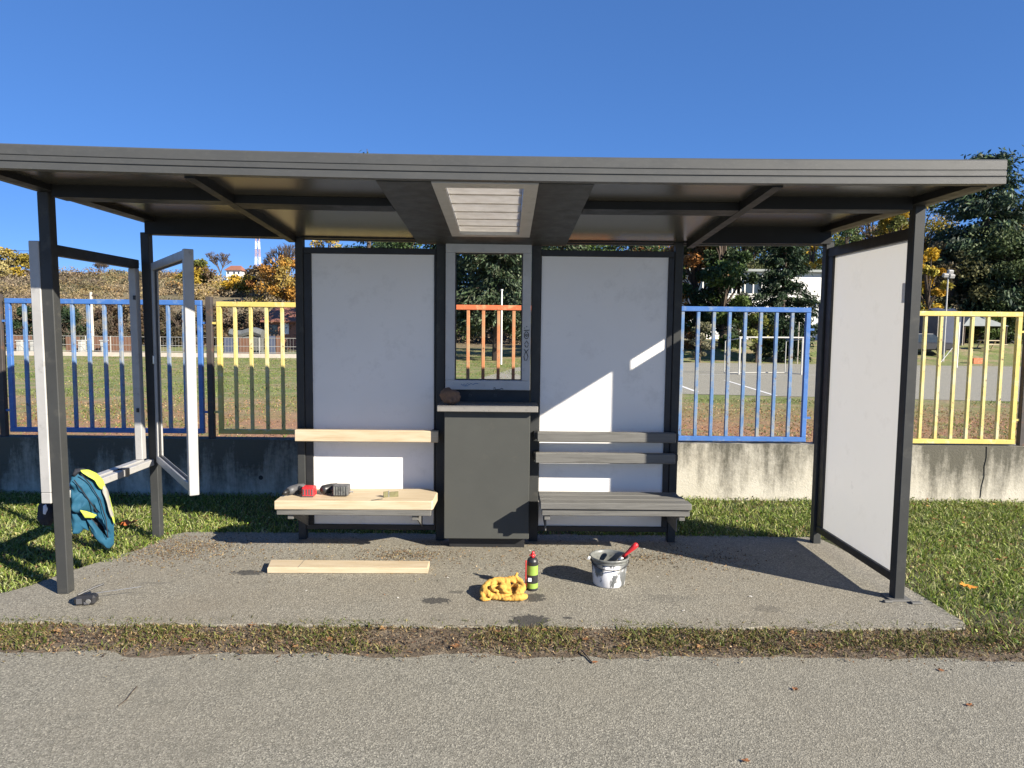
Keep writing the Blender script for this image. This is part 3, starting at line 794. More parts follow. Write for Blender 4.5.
# ================================================================== LOOSE THINGS
# plank on the pavement
b = MB(); b.prism_z([(-1.560, 4.585), (-.505, 4.600), (-.508, 4.745), (-1.592, 4.745)], .021, .061, .004)
o = b.build('wooden_plank', M['wood'], origin=(-1.04, 4.68, .02)); tag(o, 'pale pine plank lying flat on the asphalt before the timber bench', 'plank')
MB().box(-1.362, -1.359, 4.59, 4.743, .0608, .0618, 0).build('pencil_line', M['slat'], o)

# bucket and brush
bc = (.676, 4.455, .02)
bk = thing('paint_bucket', bc, 'white bucket smeared with dark grey paint on the asphalt', 'bucket')
MB().lathe(bc, [(0, 0), (.098, 0), (.102, .008), (.118, .170), (.114, .170), (.098, .012), (0, .012)], 36).build('body', M['drips'], bk, True)
MB().lathe(bc, [(.1175, .150), (.1215, .152), (.1225, .158), (.119, .161), (.1225, .166), (.1275, .176), (.1275, .184), (.120, .186), (.1135, .180), (.1135, .15)], 36).build('rim', M['rim'], bk, True)
MB().lathe(bc, [(.1035, .07), (.1135, .168), (.1139, .170)], 36).build('inner_wall', M['rim'], bk, True)
MB().lathe(bc, [(0, .075), (.1045, .075)], 36).build('paint', M['wet_paint'], bk)
b = MB(); b.tube([(bc[0]-.118, bc[1]-.01, .19), (bc[0]-.133, bc[1]-.03, .20), (bc[0]-.14, bc[1]-.05, .195)], .008, 6); b.build('handle_lug', M['white_paint'], bk)
b = MB(); pts = [(bc[0]+.121*math.cos(a), bc[1]+.121*math.sin(a)-.01, .185+.0-.045*math.sin(max(0, -math.sin(a)))) for a in np.linspace(math.pi, 2*math.pi, 20)]
b.tube(pts, .0028, 5); b.build('wire_handle', M['dark'], bk)
pb = thing('paint_brush', (.73, 4.445, .1), 'paint brush with red handle standing in the paint bucket', 'paint brush')
d = (Vector((.846, 4.425, .288))-Vector((.728, 4.445, .165))).normalized(); p0 = Vector((.728, 4.445, .165))
MB().tube([p0+d*.045, p0+d*.075, p0+d*.11, p0+d*.145, p0+d*.168, p0+d*.175], [.012, .010, .014, .018, .017, .008], 10).build('handle', M['red_plastic'], pb, True)
MB().tube([p0, p0+d*.046], .0135, 10).build('ferrule', M['steel'], pb, True)
MB().tube([p0-d*.055, p0-d*.02, p0], [.010, .016, .0135], 10).build('bristles', M['wet_paint'], pb, True)

# spray can
cc = (.178, 4.335, .02)
cn = thing('spray_can', cc, 'black and lime spray can with red nozzle beside yellow cloth', 'spray can')
MB().lathe(cc, [(0, 0), (.034, 0), (.0355, .004), (.0345, .012), (.0345, .178), (.0355, .182), (.0345, .186), (.028, .200), (.019, .206), (0, .206)], 24).build('body', M['black_plastic'], cn, True)
MB().lathe(cc, [(.0352, .100), (.0352, .160)], 24).build('label', M['green_label'], cn, True)
MB().lathe(cc, [(.0352, .016), (.0352, .048)], 24).build('label', M['green_label'], cn, True)
b = MB(); b.box(cc[0]-.028, cc[0]-.006, cc[1]-.0375, cc[1]-.030, .082, .105, .001); b.build('label', M['white_cloth'], cn)
b = MB(); b.tube([(cc[0], cc[1], .2255), (cc[0], cc[1], .245)], .012, 10); b.tube([(cc[0]-.004, cc[1], .243), (cc[0]+.006, cc[1], .262)], .009, 8); b.box(cc[0]-.02, cc[0]+.018, cc[1]-.006, cc[1]+.006, .236, .244, .002); b.build('nozzle', M['red_plastic'], cn, True)
MB().tube([(cc[0]-.040, cc[1]-.012, .045), (cc[0]-.041, cc[1]-.012, .21)], .0042, 8).build('straw', M['red_plastic'], cn)

# crumpled yellow cloth
def crumple(name, c, rx, ry, hz, mat, seed, parent=None, nr=44, na=120):
    vs = []; fs = []
    for i in range(nr+1):
        t_ = i/nr
        for k in range(na):
            a = 2*math.pi*k/na
            ed = 1+.22*mnoise.fractal(Vector((math.cos(a)*1.3, math.sin(a)*1.3, seed)), 1, 2, 3)
            x = math.cos(a)*t_*ed; y = math.sin(a)*t_*ed
            q = Vector((x*1.25+seed, y*1.5, seed*.7)); w = Vector((mnoise.noise(q*1.3), mnoise.noise(q*1.3+Vector((5, 2, 1))), 0))*.55
            r1 = 1-abs(mnoise.noise(q+w)*1.9); r2 = 1-abs(mnoise.noise((q+w)*2.3)*1.8)
            hgt = (max(0, 1-t_**4))*(.18+.62*max(0, r1)**1.3+.22*max(0, r2)**1.5)*(1-.35*t_*t_)
            vs.append((c[0]+rx*x+.02*w.x, c[1]+ry*y+.02*w.y, c[2]+.004+hz*hgt*(1-.15*t_)))
    for i in range(nr):
        for k in range(na): fs.append((i*na+k, i*na+(k+1) % na, (i+1)*na+(k+1) % na, (i+1)*na+k))
    o = np_mesh(name, vs, fs, mat=mat, parent=parent)
    for p in o.data.polygons: p.use_smooth = True
    return o
yc = thing('cleaning_cloth', (-.01, 4.27, .02), 'crumpled yellow cleaning cloth on the asphalt beside the spray can', 'cloth')
def fused(name, b, mat, parent, vox=.0055, wr=.006, smooth=3):
    o = b.build(name, mat, parent)
    md = o.modifiers.new('fuse', 'REMESH'); md.mode = 'VOXEL'; md.voxel_size = vox
    dg = bpy.context.evaluated_depsgraph_get(); dg.update()
    me = bpy.data.meshes.new_from_object(o.evaluated_get(dg)); o.modifiers.clear(); o.data = me
    bm = bmesh.new(); bm.from_mesh(me)
    for _ in range(smooth): bmesh.ops.smooth_vert(bm, verts=bm.verts[:], factor=.5, use_axis_x=True, use_axis_y=True, use_axis_z=True)
    bm.normal_update()
    for v in bm.verts:
        q = v.co
        v.co += v.normal*wr*(1.3*(.5-abs(mnoise.noise(Vector((q.x*42+q.y*20, q.y*14, q.z*22-q.x*18)))*1.6))+.5*mnoise.noise(q*95))
    bm.to_mesh(me); bm.free()
    for p in me.polygons: p.use_smooth = True
    return o
b = MB()
def arc(cx, cy, rx, ry, a0, a1, z0, zh, r, n=14):
    pts = []; rr = []
    for i in range(n+1):
        u = i/n; a = RAD(a0+(a1-a0)*u)
        pts.append((cx+rx*math.cos(a), cy+ry*math.sin(a), z0+.004+zh*.85*math.sin(math.pi*u))); rr.append(r*(.45+.55*math.sin(math.pi*min(1, max(0, u*.9+.05)))))
    b.tube(pts, rr, 10)
y0_ = 4.25
t_ = bmesh.new(); bmesh.ops.create_icosphere(t_, subdivisions=3, radius=1)
for v in t_.verts: v.co = Vector((-.012+v.co.x*.128, y0_-.01+v.co.y*.108, .036+v.co.z*.030))
b.add(t_)
arc(-.035, y0_-.02, .085, .075, 20, 200, .035, .045, .024)
arc(-.075, y0_-.035, .045, .05, 60, 290, .035, .035, .022)
arc(-.02, y0_-.01, .055, .06, -10, 190, .05, .045, .02)
arc(.035, y0_-.03, .05, .06, 60, 280, .035, .035, .022)
arc(.065, y0_-.02, .05, .075, -100, 110, .035, .04, .022)
arc(.03, y0_+.03, .085, .05, -20, 150, .04, .055, .02)
arc(.075, y0_-.085, .055, .03, -160, 40, .03, .012, .02)
arc(-.09, y0_-.10, .04, .03, 0, 180, .026, .01, .016)
for (cx, cy, rx, ry, a0, a1, z0, zh, r) in ((-.04, -.055, .035, .03, 30, 300, .062, .02, .013), (-.06, -.01, .06, .05, 10, 150, .068, .03, .013), (.02, -.055, .04, .045, 80, 300, .062, .022, .013),
        (.055, -.045, .035, .045, -60, 120, .06, .025, .012), (0, .01, .075, .045, 20, 160, .075, .022, .012), (-.105, -.06, .03, .05, 70, 250, .035, .02, .012), (-.11, -.095, .03, .02, 150, 340, .022, .008, .012), (.03, -.10, .045, .02, 180, 350, .024, .012, .012)):
    arc(cx, y0_+cy, rx, ry, a0, a1, z0, zh, r)
b.tube([(.06, y0_+.06, .07), (.075, y0_+.075, .10), (.083, y0_+.08, .128)], [.022, .016, .010], 8)
fused('cloth', b, M['cloth'], yc, wr=.0035, smooth=5, vox=.0042)

# brown stone on the ledge
b = MB(); bmesh.ops.create_icosphere(b.bm, subdivisions=4, radius=1)
for v in b.bm.verts:
    q = v.co.copy(); k = 1+.16*mnoise.fractal(q*1.6+Vector((3, 1, 2)), 1, 2, 4)
    dent = max(0, 1-(q-Vector((.2, -.85, .1))).length/.62)
    v.co = Vector((q.x*.070, q.y*.055, q.z*.062+(.012 if q.x < 0 else 0)))*k*(1-.6*dent)
    v.co += Vector((-.402, 5.115, 1.150))
    if v.co.z < 1.096: v.co.z = 1.096
tag(b.build('stone', M['stone'], smooth=True, origin=(-.4, 5.13, 1.095)), 'lumpy brown stone on the left end of the cabinet ledge', 'stone')

# tools on the timber bench: cordless drill with a red battery
zt = .4405
dr_ = thing('cordless_drill', (-1.45, 5.02, zt), 'grey cordless drill with red battery lying on the new timber seat', 'drill')
MB().box(-1.440, -1.352, 4.965, 5.045, zt, zt+.072, .008).build('battery', M['red_plastic'], dr_)
b = MB()
for i in range(4): b.box(-1.43+.02*i, -1.42+.02*i, 4.9635, 4.966, zt+.015, zt+.058, 0)
b.box(-1.438, -1.354, 4.9632, 4.967, zt+.004, zt+.010, 0); b.build('battery_ribs', M['grey_plastic'], dr_)
MB().tube([(-1.44, 5.03, zt+.036), (-1.47, 5.05, zt+.036), (-1.50, 5.08, zt+.036)], [.02, .022, .026], 10).build('handle', M['black_plastic'], dr_, True)
MB().tube([(-1.475, 5.13, zt+.034), (-1.50, 5.085, zt+.036), (-1.53, 5.03, zt+.036), (-1.545, 5.0, zt+.034)], [.03, .034, .032, .026], 12).build('motor_housing', M['grey_plastic'], dr_, True)
MB().tube([(-1.546, 4.998, zt+.034), (-1.56, 4.97, zt+.03), (-1.566, 4.955, zt+.03)], [.02, .018, .009], 10).build('chuck', M['dark'], dr_, True)
d2 = thing('cordless_drill', (-1.2, 5.05, zt), 'black cordless drill with ribbed grey battery lying on the timber seat', 'drill')
MB().box(-1.225, -1.115, 4.985, 5.07, zt+.006, zt+.080, .006).build('battery', M['grey_plastic'], d2)
b = MB()
for i in range(6): b.box(-1.218+.0175*i, -1.208+.0175*i, 4.981, 4.986, zt+.012, zt+.074, .001)
b.build('battery_ribs', M['rim'], d2)
MB().tube([(-1.225, 5.05, zt+.04), (-1.25, 5.075, zt+.038), (-1.27, 5.09, zt+.036)], [.024, .022, .024], 10).build('handle', M['black_plastic'], d2, True)
MB().tube([(-1.235, 5.15, zt+.034), (-1.27, 5.1, zt+.036), (-1.305, 5.05, zt+.036), (-1.315, 5.035, zt+.034)], [.03, .035, .034, .022], 12).build('motor_housing', M['black_plastic'], d2, True)
MB().tube([(-1.11, 5.02, zt+.03), (-1.085, 5.015, zt+.03)], .006, 6).build('bit', M['steel'], d2)
hb = thing('angle_bracket', (-.82, 5.0, zt), 'small dull metal angle bracket standing on the timber seat', 'bracket')
MB().box(-.865, -.825, 4.985, 4.992, zt, zt+.042, .001, Matrix.Rotation(.5, 3, 'Z')).build('plate', M['brass'], hb)
MB().box(-.826, -.76, 5.0, 5.007, zt, zt+.038, .001, Matrix.Rotation(.35, 3, 'Z')).build('plate', M['brass'], hb)
MB().tube([(-.826, 4.995, zt), (-.826, 4.995, zt+.046)], .006, 8).build('pin', M['steel'], hb)
b = MB(); b.tube([(-.93, 4.885, .4435), (-.86, 4.93, .4435)], .0025, 5)
tag(b.build('drill_bit', M['dark'], origin=(-.9, 4.9, .44)), 'thin dark drill bit lying near the front edge of the timber seat', 'drill bit')

# small black gadget with an aerial on the asphalt
rg = thing('pocket_radio', (-2.43, 4.05, .02), 'small black pocket radio with thin aerial lying by the left front post', 'radio')
Rz = Matrix.Rotation(.18, 3, 'Z'); at = (-2.43, 4.05, .05)
MB().box(-2.49, -2.375, 4.015, 4.085, .021, .078, .014, Rz, at).build('body', M['black_plastic'], rg)
MB().box(-2.475, -2.445, 4.010, 4.017, .034, .066, .002, Rz, at).box(-2.435, -2.405, 4.010, 4.017, .03, .045, .002, Rz, at).build('buttons', M['grey_plastic'], rg)
b = MB(); b.tube([(-2.40+.0, 4.008, .05), (-2.40, 4.014, .052)], .014, 12); b.build('dial', M['steel'], rg)
b = MB(); b.tube([(-2.47, 4.03, .08), (-2.42, 4.10, .098), (-2.385, 4.145, .105)], .006, 6); b.build('carry_handle', M['black_plastic'], rg)
b = MB(); b.tube([(-2.40, 4.09, .07), (-2.17, 4.16, .085)], .0018, 5); b.build('aerial', M['steel'], rg)

# jacket thrown over the rail of the empty frame
jk = thing('work_jacket', (-2.6, 4.55, .02), 'teal work jacket with hi-vis yellow shoulder hung over the side rail', 'jacket')
def pillow(name, outline, yfun, thick, mat, parent, seed, ctr=None, folds=.02, na=84, nr=16):
    pts = [P(px, py, yfun(px, py)) for px, py in outline]
    per = [0]
    for i in range(len(pts)): per.append(per[-1]+(pts[(i+1) % len(pts)]-pts[i]).length)
    ring = []
    for k in range(na):
        s_ = per[-1]*k/na; i = max(j for j in range(len(pts)) if per[j] <= s_+1e-9)
        u = (s_-per[i])/max(1e-9, per[i+1]-per[i]); ring.append(pts[i].lerp(pts[(i+1) % len(pts)], u))
    ring = [(ring[k-1]+ring[k]*2+ring[(k+1) % na])/4 for k in range(na)]
    c_ = sum(ring, Vector())/na if ctr is None else P(ctr[0], ctr[1], yfun(*ctr))
    vs = []; fs = []
    for sgn in (-1, 1):
        for i in range(nr+1):
            t_ = i/nr
            for p in ring:
                q = c_.lerp(p, t_)
                hgt = math.sqrt(max(0, 1-t_*t_))*thick
                fo = folds*(abs(mnoise.noise(Vector((q.x*11+q.z*5+seed, q.y*4, q.z*4-q.x*6))))*1.5-.4+.35*mnoise.noise(Vector((q.x*30+seed, q.y*9, q.z*22))))*min(1, (1-t_)*5)
                vs.append(q+Vector((.35*-sgn*-1 if False else .3*(-sgn)*hgt*-1*-1, sgn*hgt+fo, 0)))
    for sgn in (0, 1):
        o_ = sgn*(nr+1)*na
        for i in range(nr):
            for k in range(na): fs.append((o_+i*na+k, o_+i*na+(k+1) % na, o_+(i+1)*na+(k+1) % na, o_+(i+1)*na+k))
    ob = np_mesh(name, [tuple(v) for v in vs], fs, mat=mat, parent=parent)
    for p in ob.data.polygons: p.use_smooth = True
    return ob
yj = lambda px, py: 4.315+(px-70)*.0045
pillow('body', [(70, 482), (72, 474), (79, 470), (88, 471), (97, 477), (105, 488), (111, 505), (114, 524), (114, 541), (109, 540), (103, 526), (94, 516), (83, 513), (76, 514), (71, 506)], yj, .04, M['teal'], jk, 1., (92, 495), .075)
pillow('sleeve', [(71, 506), (76, 511), (84, 513), (88, 520), (90, 531), (84, 529), (79, 534), (73, 534), (71, 520)], lambda a, c: yj(a, c)+.015, .035, M['teal'], jk, 4., (79, 520), .03)
pillow('sleeve', [(86, 518), (92, 520), (100, 530), (108, 540), (114, 536), (114, 544), (109, 549), (100, 543), (92, 533)], lambda a, c: yj(a, c)-.01, .03, M['teal'], jk, 6., (102, 536), .02)
pillow('lining', [(82, 514), (94, 516), (103, 526), (108, 537), (100, 532), (90, 526), (84, 520)], lambda a, c: yj(a, c)+.035, .012, M['navy'], jk, 3., (94, 522), .01)
pillow('pocket_flap', [(80, 510), (86, 511), (97, 515), (94, 518), (85, 518)], lambda a, c: yj(a, c)-.045, .016, M['hivis'], jk, 2., (87, 514.5), .008)
pillow('shoulder', [(80, 470), (88, 469.5), (96, 473), (103, 480), (106, 488), (102, 490), (97, 482), (90, 475)], lambda a, c: yj(a, c)-.03, .04, M['hivis'], jk, 5., (97, 479), .008)
pillow('tape', [(103, 483), (107, 489), (111, 505), (114, 517), (112, 519), (108, 505), (102, 490)], lambda a, c: yj(a, c)-.035, .028, M['reflect'], jk, 7., (107, 498), .006)
pillow('tape', [(106, 488), (109, 496), (113, 512), (115, 524), (114, 524), (110, 506)], lambda a, c: yj(a, c)-.03, .026, M['hivis'], jk, 8., (110, 503), .004)
pillow('collar', [(72, 475), (75, 469), (83, 468), (88, 470), (80, 472), (75, 477)], lambda a, c: yj(a, c)-.01, .03, M['navy'], jk, 9., (79, 471), .008)
for pts_ in ([(81, 474), (90, 484), (100, 500), (106, 520), (108, 538)], [(74, 480), (84, 493), (97, 512)]):
    b = MB(); b.tube([P(px, py, yj(px, py)-.058) for px, py in pts_], .0035, 5); b.build('seam', M['navy'], jk)
wl = thing('work_glove', (-2.75, 4.36, .4), 'dark glove hanging from the left frame behind the post', 'glove')
pillow('palm', [(38, 506), (43, 501), (52, 501), (56, 508), (56, 518), (50, 526), (42, 525), (37, 518)], lambda a, c: 4.36, .045, M['navy'], wl, 2., None, .02)
pillow('patch', [(43, 506), (46, 504), (48, 509), (46, 515), (43, 514)], lambda a, c: 4.318, .008, M['white_cloth'], wl, 3., None, .002)

# fallen leaves and paint flecks
def leaf(x, y, z, s, col, label, group, name='fallen_leaf', cat='leaf'):
    n = 9; vs = [(0, 0, .004)]
    for k in range(n*2):
        a = 2*math.pi*k/(n*2); r = s*(1 if k % 2 == 0 else .55)*(.8+.4*random.random())
        vs.append((r*math.cos(a), r*.8*math.sin(a), .002+s*.35*random.random()))
    fs = [(0, k+1, (k+1) % (n*2)+1) for k in range(n*2)]
    o = np_mesh(name, vs, fs, np.tile(np.array(col), (len(fs), 1)), M['leaf'])
    o.location = (x, y, z); o['_o'] = (x, y, z); o.rotation_euler.z = random.uniform(0, 6)
    return tag(o, label, cat, group)
leaf(-3.02, 5.62, .05, .085, (.62, .17, .05), 'large orange-red leaf on the grass by the rear left post', None)
leaf(2.93, 4.35, .05, .06, (.72, .30, .05), 'large orange leaf on the lawn right of the shelter', None)
for i in range(26):
    x = random.uniform(-2.6, 2.9); leaf(x, random.uniform(3.52, 3.84), .012, random.uniform(.016, .034), random.choice([(.26, .13, .06), (.35, .2, .09), (.2, .1, .05)]), 'small brown dead leaf on the earth strip by the road', 'dead leaves on the earth strip')
for (px, py, zz) in ((595, 663, 0), (941, 671, 0), (795, 690, 0), (746, 762, 0), (970, 706, 0)):
    d_ = RC @ Vector(((px-512)/F, -(py-384)/F, -1)); t_ = -1.64/d_.z
    leaf(d_.x*t_, d_.y*t_, .012, .018, (.33, .14, .06), 'small brown leaf lying out on the road asphalt', 'dead leaves on the road')
for i in range(20):
    x = random.uniform(2.8, 5); leaf(x, random.uniform(3.9, 6.6), .04, random.uniform(.018, .034), random.choice([(.4, .22, .08), (.5, .3, .1), (.3, .14, .06)]), 'small tan leaf on the lawn right of the shelter', 'leaves on the right lawn')
for i in range(16):
    x = random.uniform(-2.0, 2.2); y = random.uniform(3.9, 5.2)
    leaf(x, y, .021, random.uniform(.005, .013), (.75, .73, .68), 'tiny white paint fleck on the asphalt pavement', 'paint flecks on the pavement', 'paint_fleck', 'paint fleck')
b = MB(); b.tube([(-1.655, 2.95, .012), (-1.645, 3.0, .013), (-1.655, 3.06, .012), (-1.66, 3.12, .012)], .002, 5)
tag(b.build('twig', M['bark'], origin=(-1.655, 3.03, .01)), 'thin dark twig lying on the road at the left', 'twig')
b = MB(); b.tube([(.40, 3.50, .02), (.42, 3.44, .016), (.44, 3.37, .014)], .004, 5)
tag(b.build('twig', M['bark'], origin=(.42, 3.44, .01)), 'short dark stick at the road edge in the middle', 'twig')

# ================================================================== BACKGROUND
def conifer(x, y, ztop, r, label, z0=None, cols=None, n=9000, base=.12, droop=.35, group='trees across the yard', card=(.35, .11), layers=20, name='conifer_tree', exp_=.75):
    z0 = zg(x, y) if z0 is None else z0
    root = thing(name, (x, y, z0), label, 'tree', group)
    h = ztop-z0; b = MB()
    b.tube([(x, y, z0-.1), (x+.03*r, y, z0+h*.5), (x, y, ztop-.2)], [.055*r+.10, .05*r, .02], 8)
    cs = []; ax = []
    for l in range(layers):
        fz = base+(1-base)*(l+random.uniform(-.2, .4))/layers
        R = r*(1-max(0, fz))**exp_*random.uniform(.75, 1.15)*(.75 if fz < base+.06 else 1)
        nb = max(4, int(5+5*(1-fz)))
        for k in range(nb):
            a = random.uniform(0, 2*math.pi); Lb = R*random.uniform(.6, 1.15)
            m = max(6, int(n/(layers*7)*(.35+Lb/r)))
            s_ = rng.random(m)**.6
            dr2 = droop*Lb*(s_**1.6)*(1-fz*.6)-.08*Lb*s_
            sp = .10*r*(.35+.8*s_)
            p = np.column_stack([x+np.cos(a)*Lb*s_, y+np.sin(a)*Lb*s_, z0+h*fz-dr2])+rng.normal(size=(m, 3))*sp[:, None]*np.array([.6, .6, .42])
            cs.append(p); ax.append(np.tile([math.cos(a)*.8, math.sin(a)*.8, -.55], (m, 1)))
            if Lb > .35*r: b.tube([(x, y, z0+h*fz), (x+math.cos(a)*Lb*.5, y+math.sin(a)*Lb*.5, z0+h*fz-.1*Lb*droop), (x+math.cos(a)*Lb*.9, y+math.sin(a)*Lb*.9, z0+h*fz-droop*Lb*.75)], .035, 4, .012)
    b.build('trunk', M['bark'], root)
    c = np.concatenate(cs); ax = np.concatenate(ax)
    v, f = cards(c, card[0]*rng.uniform(.6, 1.3, len(c)), card[1]*rng.uniform(.6, 1.3, len(c)), ax, 1.0)
    cl = fbmv(c, .7)
    t = pick(cols or [(.022, .045, .018), (.03, .055, .02), (.045, .075, .03), (.018, .035, .018)], len(c), .25)*(1+.35*cl[:, None])
    np_mesh('crown', v, f, np.clip(t, .004, 1), M['needles'], root)
    return root
def fbmv(c, s): 
    return np.array([mnoise.noise(Vector((p[0]*s, p[1]*s, p[2]*s))) for p in c])

def broadleaf(x, y, ztop, r, label, cols, n=5000, z0=None, group='trees across the yard', card=(.3, .2), clumps=26, low=.25, name='autumn_tree', trunk_r=None):
    z0 = zg(x, y) if z0 is None else z0
    root = thing(name, (x, y, z0), label, 'tree' if 'tree' in name else 'bush', group)
    h = ztop-z0; b = MB(); tr = trunk_r or .03*h
    b.tube([(x, y, z0-.15), (x+.02*h, y, z0+h*.3), (x, y, z0+h*.62)], [tr, tr*.75, tr*.3], 8)
    cs = []; tc_ = []
    for k in range(clumps):
        fz = low+(1-low)*random.random()**.85; prof_ = math.sin(math.pi*min(1, max(.08, (fz-low*.6)/(1.08-low*.6))))**.6
        a = random.uniform(0, 2*math.pi); rr = r*prof_*math.sqrt(random.random())*.85
        c0 = Vector((x+math.cos(a)*rr, y+math.sin(a)*rr, z0+h*(fz*.96)))
        cr = r*random.uniform(.20, .38); m = int(n/clumps*random.uniform(.5, 1.5))
        d_ = rng.normal(size=(m, 3)); d_ /= np.linalg.norm(d_, axis=1)[:, None]
        p = np.array(c0)+d_*cr*(rng.random((m, 1))**.45)*np.array([1, 1, .75])
        cs.append(p); tc_.append(np.tile(np.array(random.choice(cols)), (m, 1)))
        b.tube([(x, y, z0+h*min(.6, fz*.55)), tuple(Vector((x, y, z0+h*fz*.75)).lerp(c0, .5)), tuple(c0)], tr*.35, 4, .02)
    b.build('trunk', M['bark'], root)
    c = np.concatenate(cs); t = np.concatenate(tc_)*(1+rng.normal(size=(len(c), 1))*.22)
    v, f = cards(c, card[0]*rng.uniform(.6, 1.3, len(c)), card[1]*rng.uniform(.6, 1.3, len(c)))
    np_mesh('crown', v, f, np.clip(t, .004, 1), M['foliage'], root)
    return root

def bare(x, y, h, label, group, col='bark', z0=None):
    z0 = zg(x, y) if z0 is None else z0
    root = thing('bare_tree', (x, y, z0), label, 'tree', group)
    tb = MB(); cb_ = MB()
    def rec(p, d, L_, r_, lev):
        q = p+d*L_
        r_ = max(r_, .035)
        (tb if lev < 2 else cb_).tube([p, p.lerp(q, .5)+Vector((random.uniform(-1, 1), random.uniform(-1, 1), 0))*L_*.05, q], r_, 4, r_*.65, cap=False)
        if lev >= 5: return
        for _ in range(4 if lev < 3 else 3):
            nd = (d+Vector((random.uniform(-1, 1), random.uniform(-1, 1), random.uniform(-.35, .75)))*.62).normalized()
            rec(q, nd, L_*random.uniform(.66, .88), r_*.62, lev+1)
    rec(Vector((x, y, z0-.2)), Vector((0, 0, 1)), h*.24, h*.024, 0)
    tb.build('trunk', M[col], root); cb_.build('crown', M[col], root)
    return root

DG = [(.020, .040, .016), (.032, .058, .022), (.045, .07, .03), (.016, .03, .016)]
MG = [(.065, .105, .03), (.09, .135, .035), (.045, .08, .024), (.12, .15, .05)]
YG = [(.26, .20, .03), (.34, .24, .03), (.18, .17, .03), (.12, .13, .03)]
YE = [(.50, .33, .03), (.42, .25, .025), (.56, .40, .06)]
OR = [(.27, .12, .035), (.20, .10, .035), (.30, .17, .05), (.10, .10, .035)]
BR = [(.13, .085, .05), (.16, .11, .06), (.09, .065, .04), (.19, .14, .075)]

def at(px, Y): return P(px, 330, Y).x
def ztop(px, py, Y): return P(px, py, Y).z
# big conifers behind the shelter
conifer(at(368, 50), 50, ztop(368, 146, 50), 3.2, 'tall spruce whose tip peeks over the roof left of centre', n=9000)
cedar = [(.035, .055, .025), (.05, .078, .036), (.075, .105, .055), (.025, .04, .02), (.11, .13, .07)]
conifer(at(497, 45), 45, 11.6, 4.0, 'large dark conifer seen through the grey window frame', cols=cedar, n=30000, base=.20, droop=.42, layers=26)
conifer(at(446, 48), 48, 11.5, 3.6, 'dark conifer at the left edge of the grey window opening', n=17000, base=.2, layers=24)
conifer(at(560, 49), 49, 11, 4.2, 'dark conifer behind the left half of the right white board', cols=cedar, n=15000, base=.18)
conifer(at(628, 50), 50, 10.5, 4.0, 'dark conifer behind the right half of the right white board', n=9000, base=.16)
# trees right of the boards
broadleaf(at(694, 54), 54, ztop(694, 222, 54), 2.5, 'reddish brown autumn tree beside the right white board', OR+MG[:1], 9000, clumps=44, low=.05)
broadleaf(at(722, 52), 52, ztop(722, 215, 52), 2.6, 'dark green leafy tree left of the white building windows', MG[:3]+DG, 11000, clumps=50, low=.04, name='leafy_tree')
broadleaf(at(742, 76), 76, ztop(742, 205, 76), 4.0, 'olive green tree rising behind the white building', [(.07, .085, .03), (.1, .1, .04), (.05, .065, .025)], 6500, clumps=36, low=.45, name='leafy_tree')
conifer(at(781, 47), 47, ztop(781, 168, 47), 2.5, 'narrow dark spruce before the white building', cols=[(.014, .03, .014), (.022, .042, .017), (.032, .055, .022)], n=42000, base=.04, droop=.3, layers=40, card=(.28, .09), exp_=.5)
broadleaf(at(809, 78), 78, ztop(809, 225, 78), 1.5, 'slim bright yellow tree above the white building', YE, 3000, clumps=18, low=.3)
broadleaf(at(842, 80), 80, ztop(842, 225, 80), 3.0, 'green tree above the left corner of the white side panel', MG, 4000, clumps=26, low=.3, name='leafy_tree')
broadleaf(at(700, 45.6), 45.6, ztop(700, 316, 45.6), .9, 'pale leaved shrub at the far court edge, left one', [(.2, .19, .12), (.12, .12, .06)], 1800, clumps=14, low=.05, name='shrub', card=(.16, .1))
broadleaf(at(757, 46), 46, ztop(757, 314, 46), 1.3, 'yellow green shrub behind the white goal', [(.16, .17, .035), (.1, .13, .03), (.22, .2, .05)], 3500, clumps=22, low=.05, name='shrub', card=(.18, .12))
broadleaf(at(738, 54), 54, ztop(738, 293, 54), 1.7, 'dark shrub left of the white goal', [(.04, .045, .022), (.05, .06, .025), (.03, .04, .02)], 4500, clumps=26, low=.05, name='shrub', card=(.18, .1))
broadleaf(at(690, 51.5), 51.5, ztop(690, 335, 51.5), 1.2, 'low reddish shrub at the far court edge by the board', OR, 1800, clumps=14, low=.05, name='shrub', card=(.16, .1))
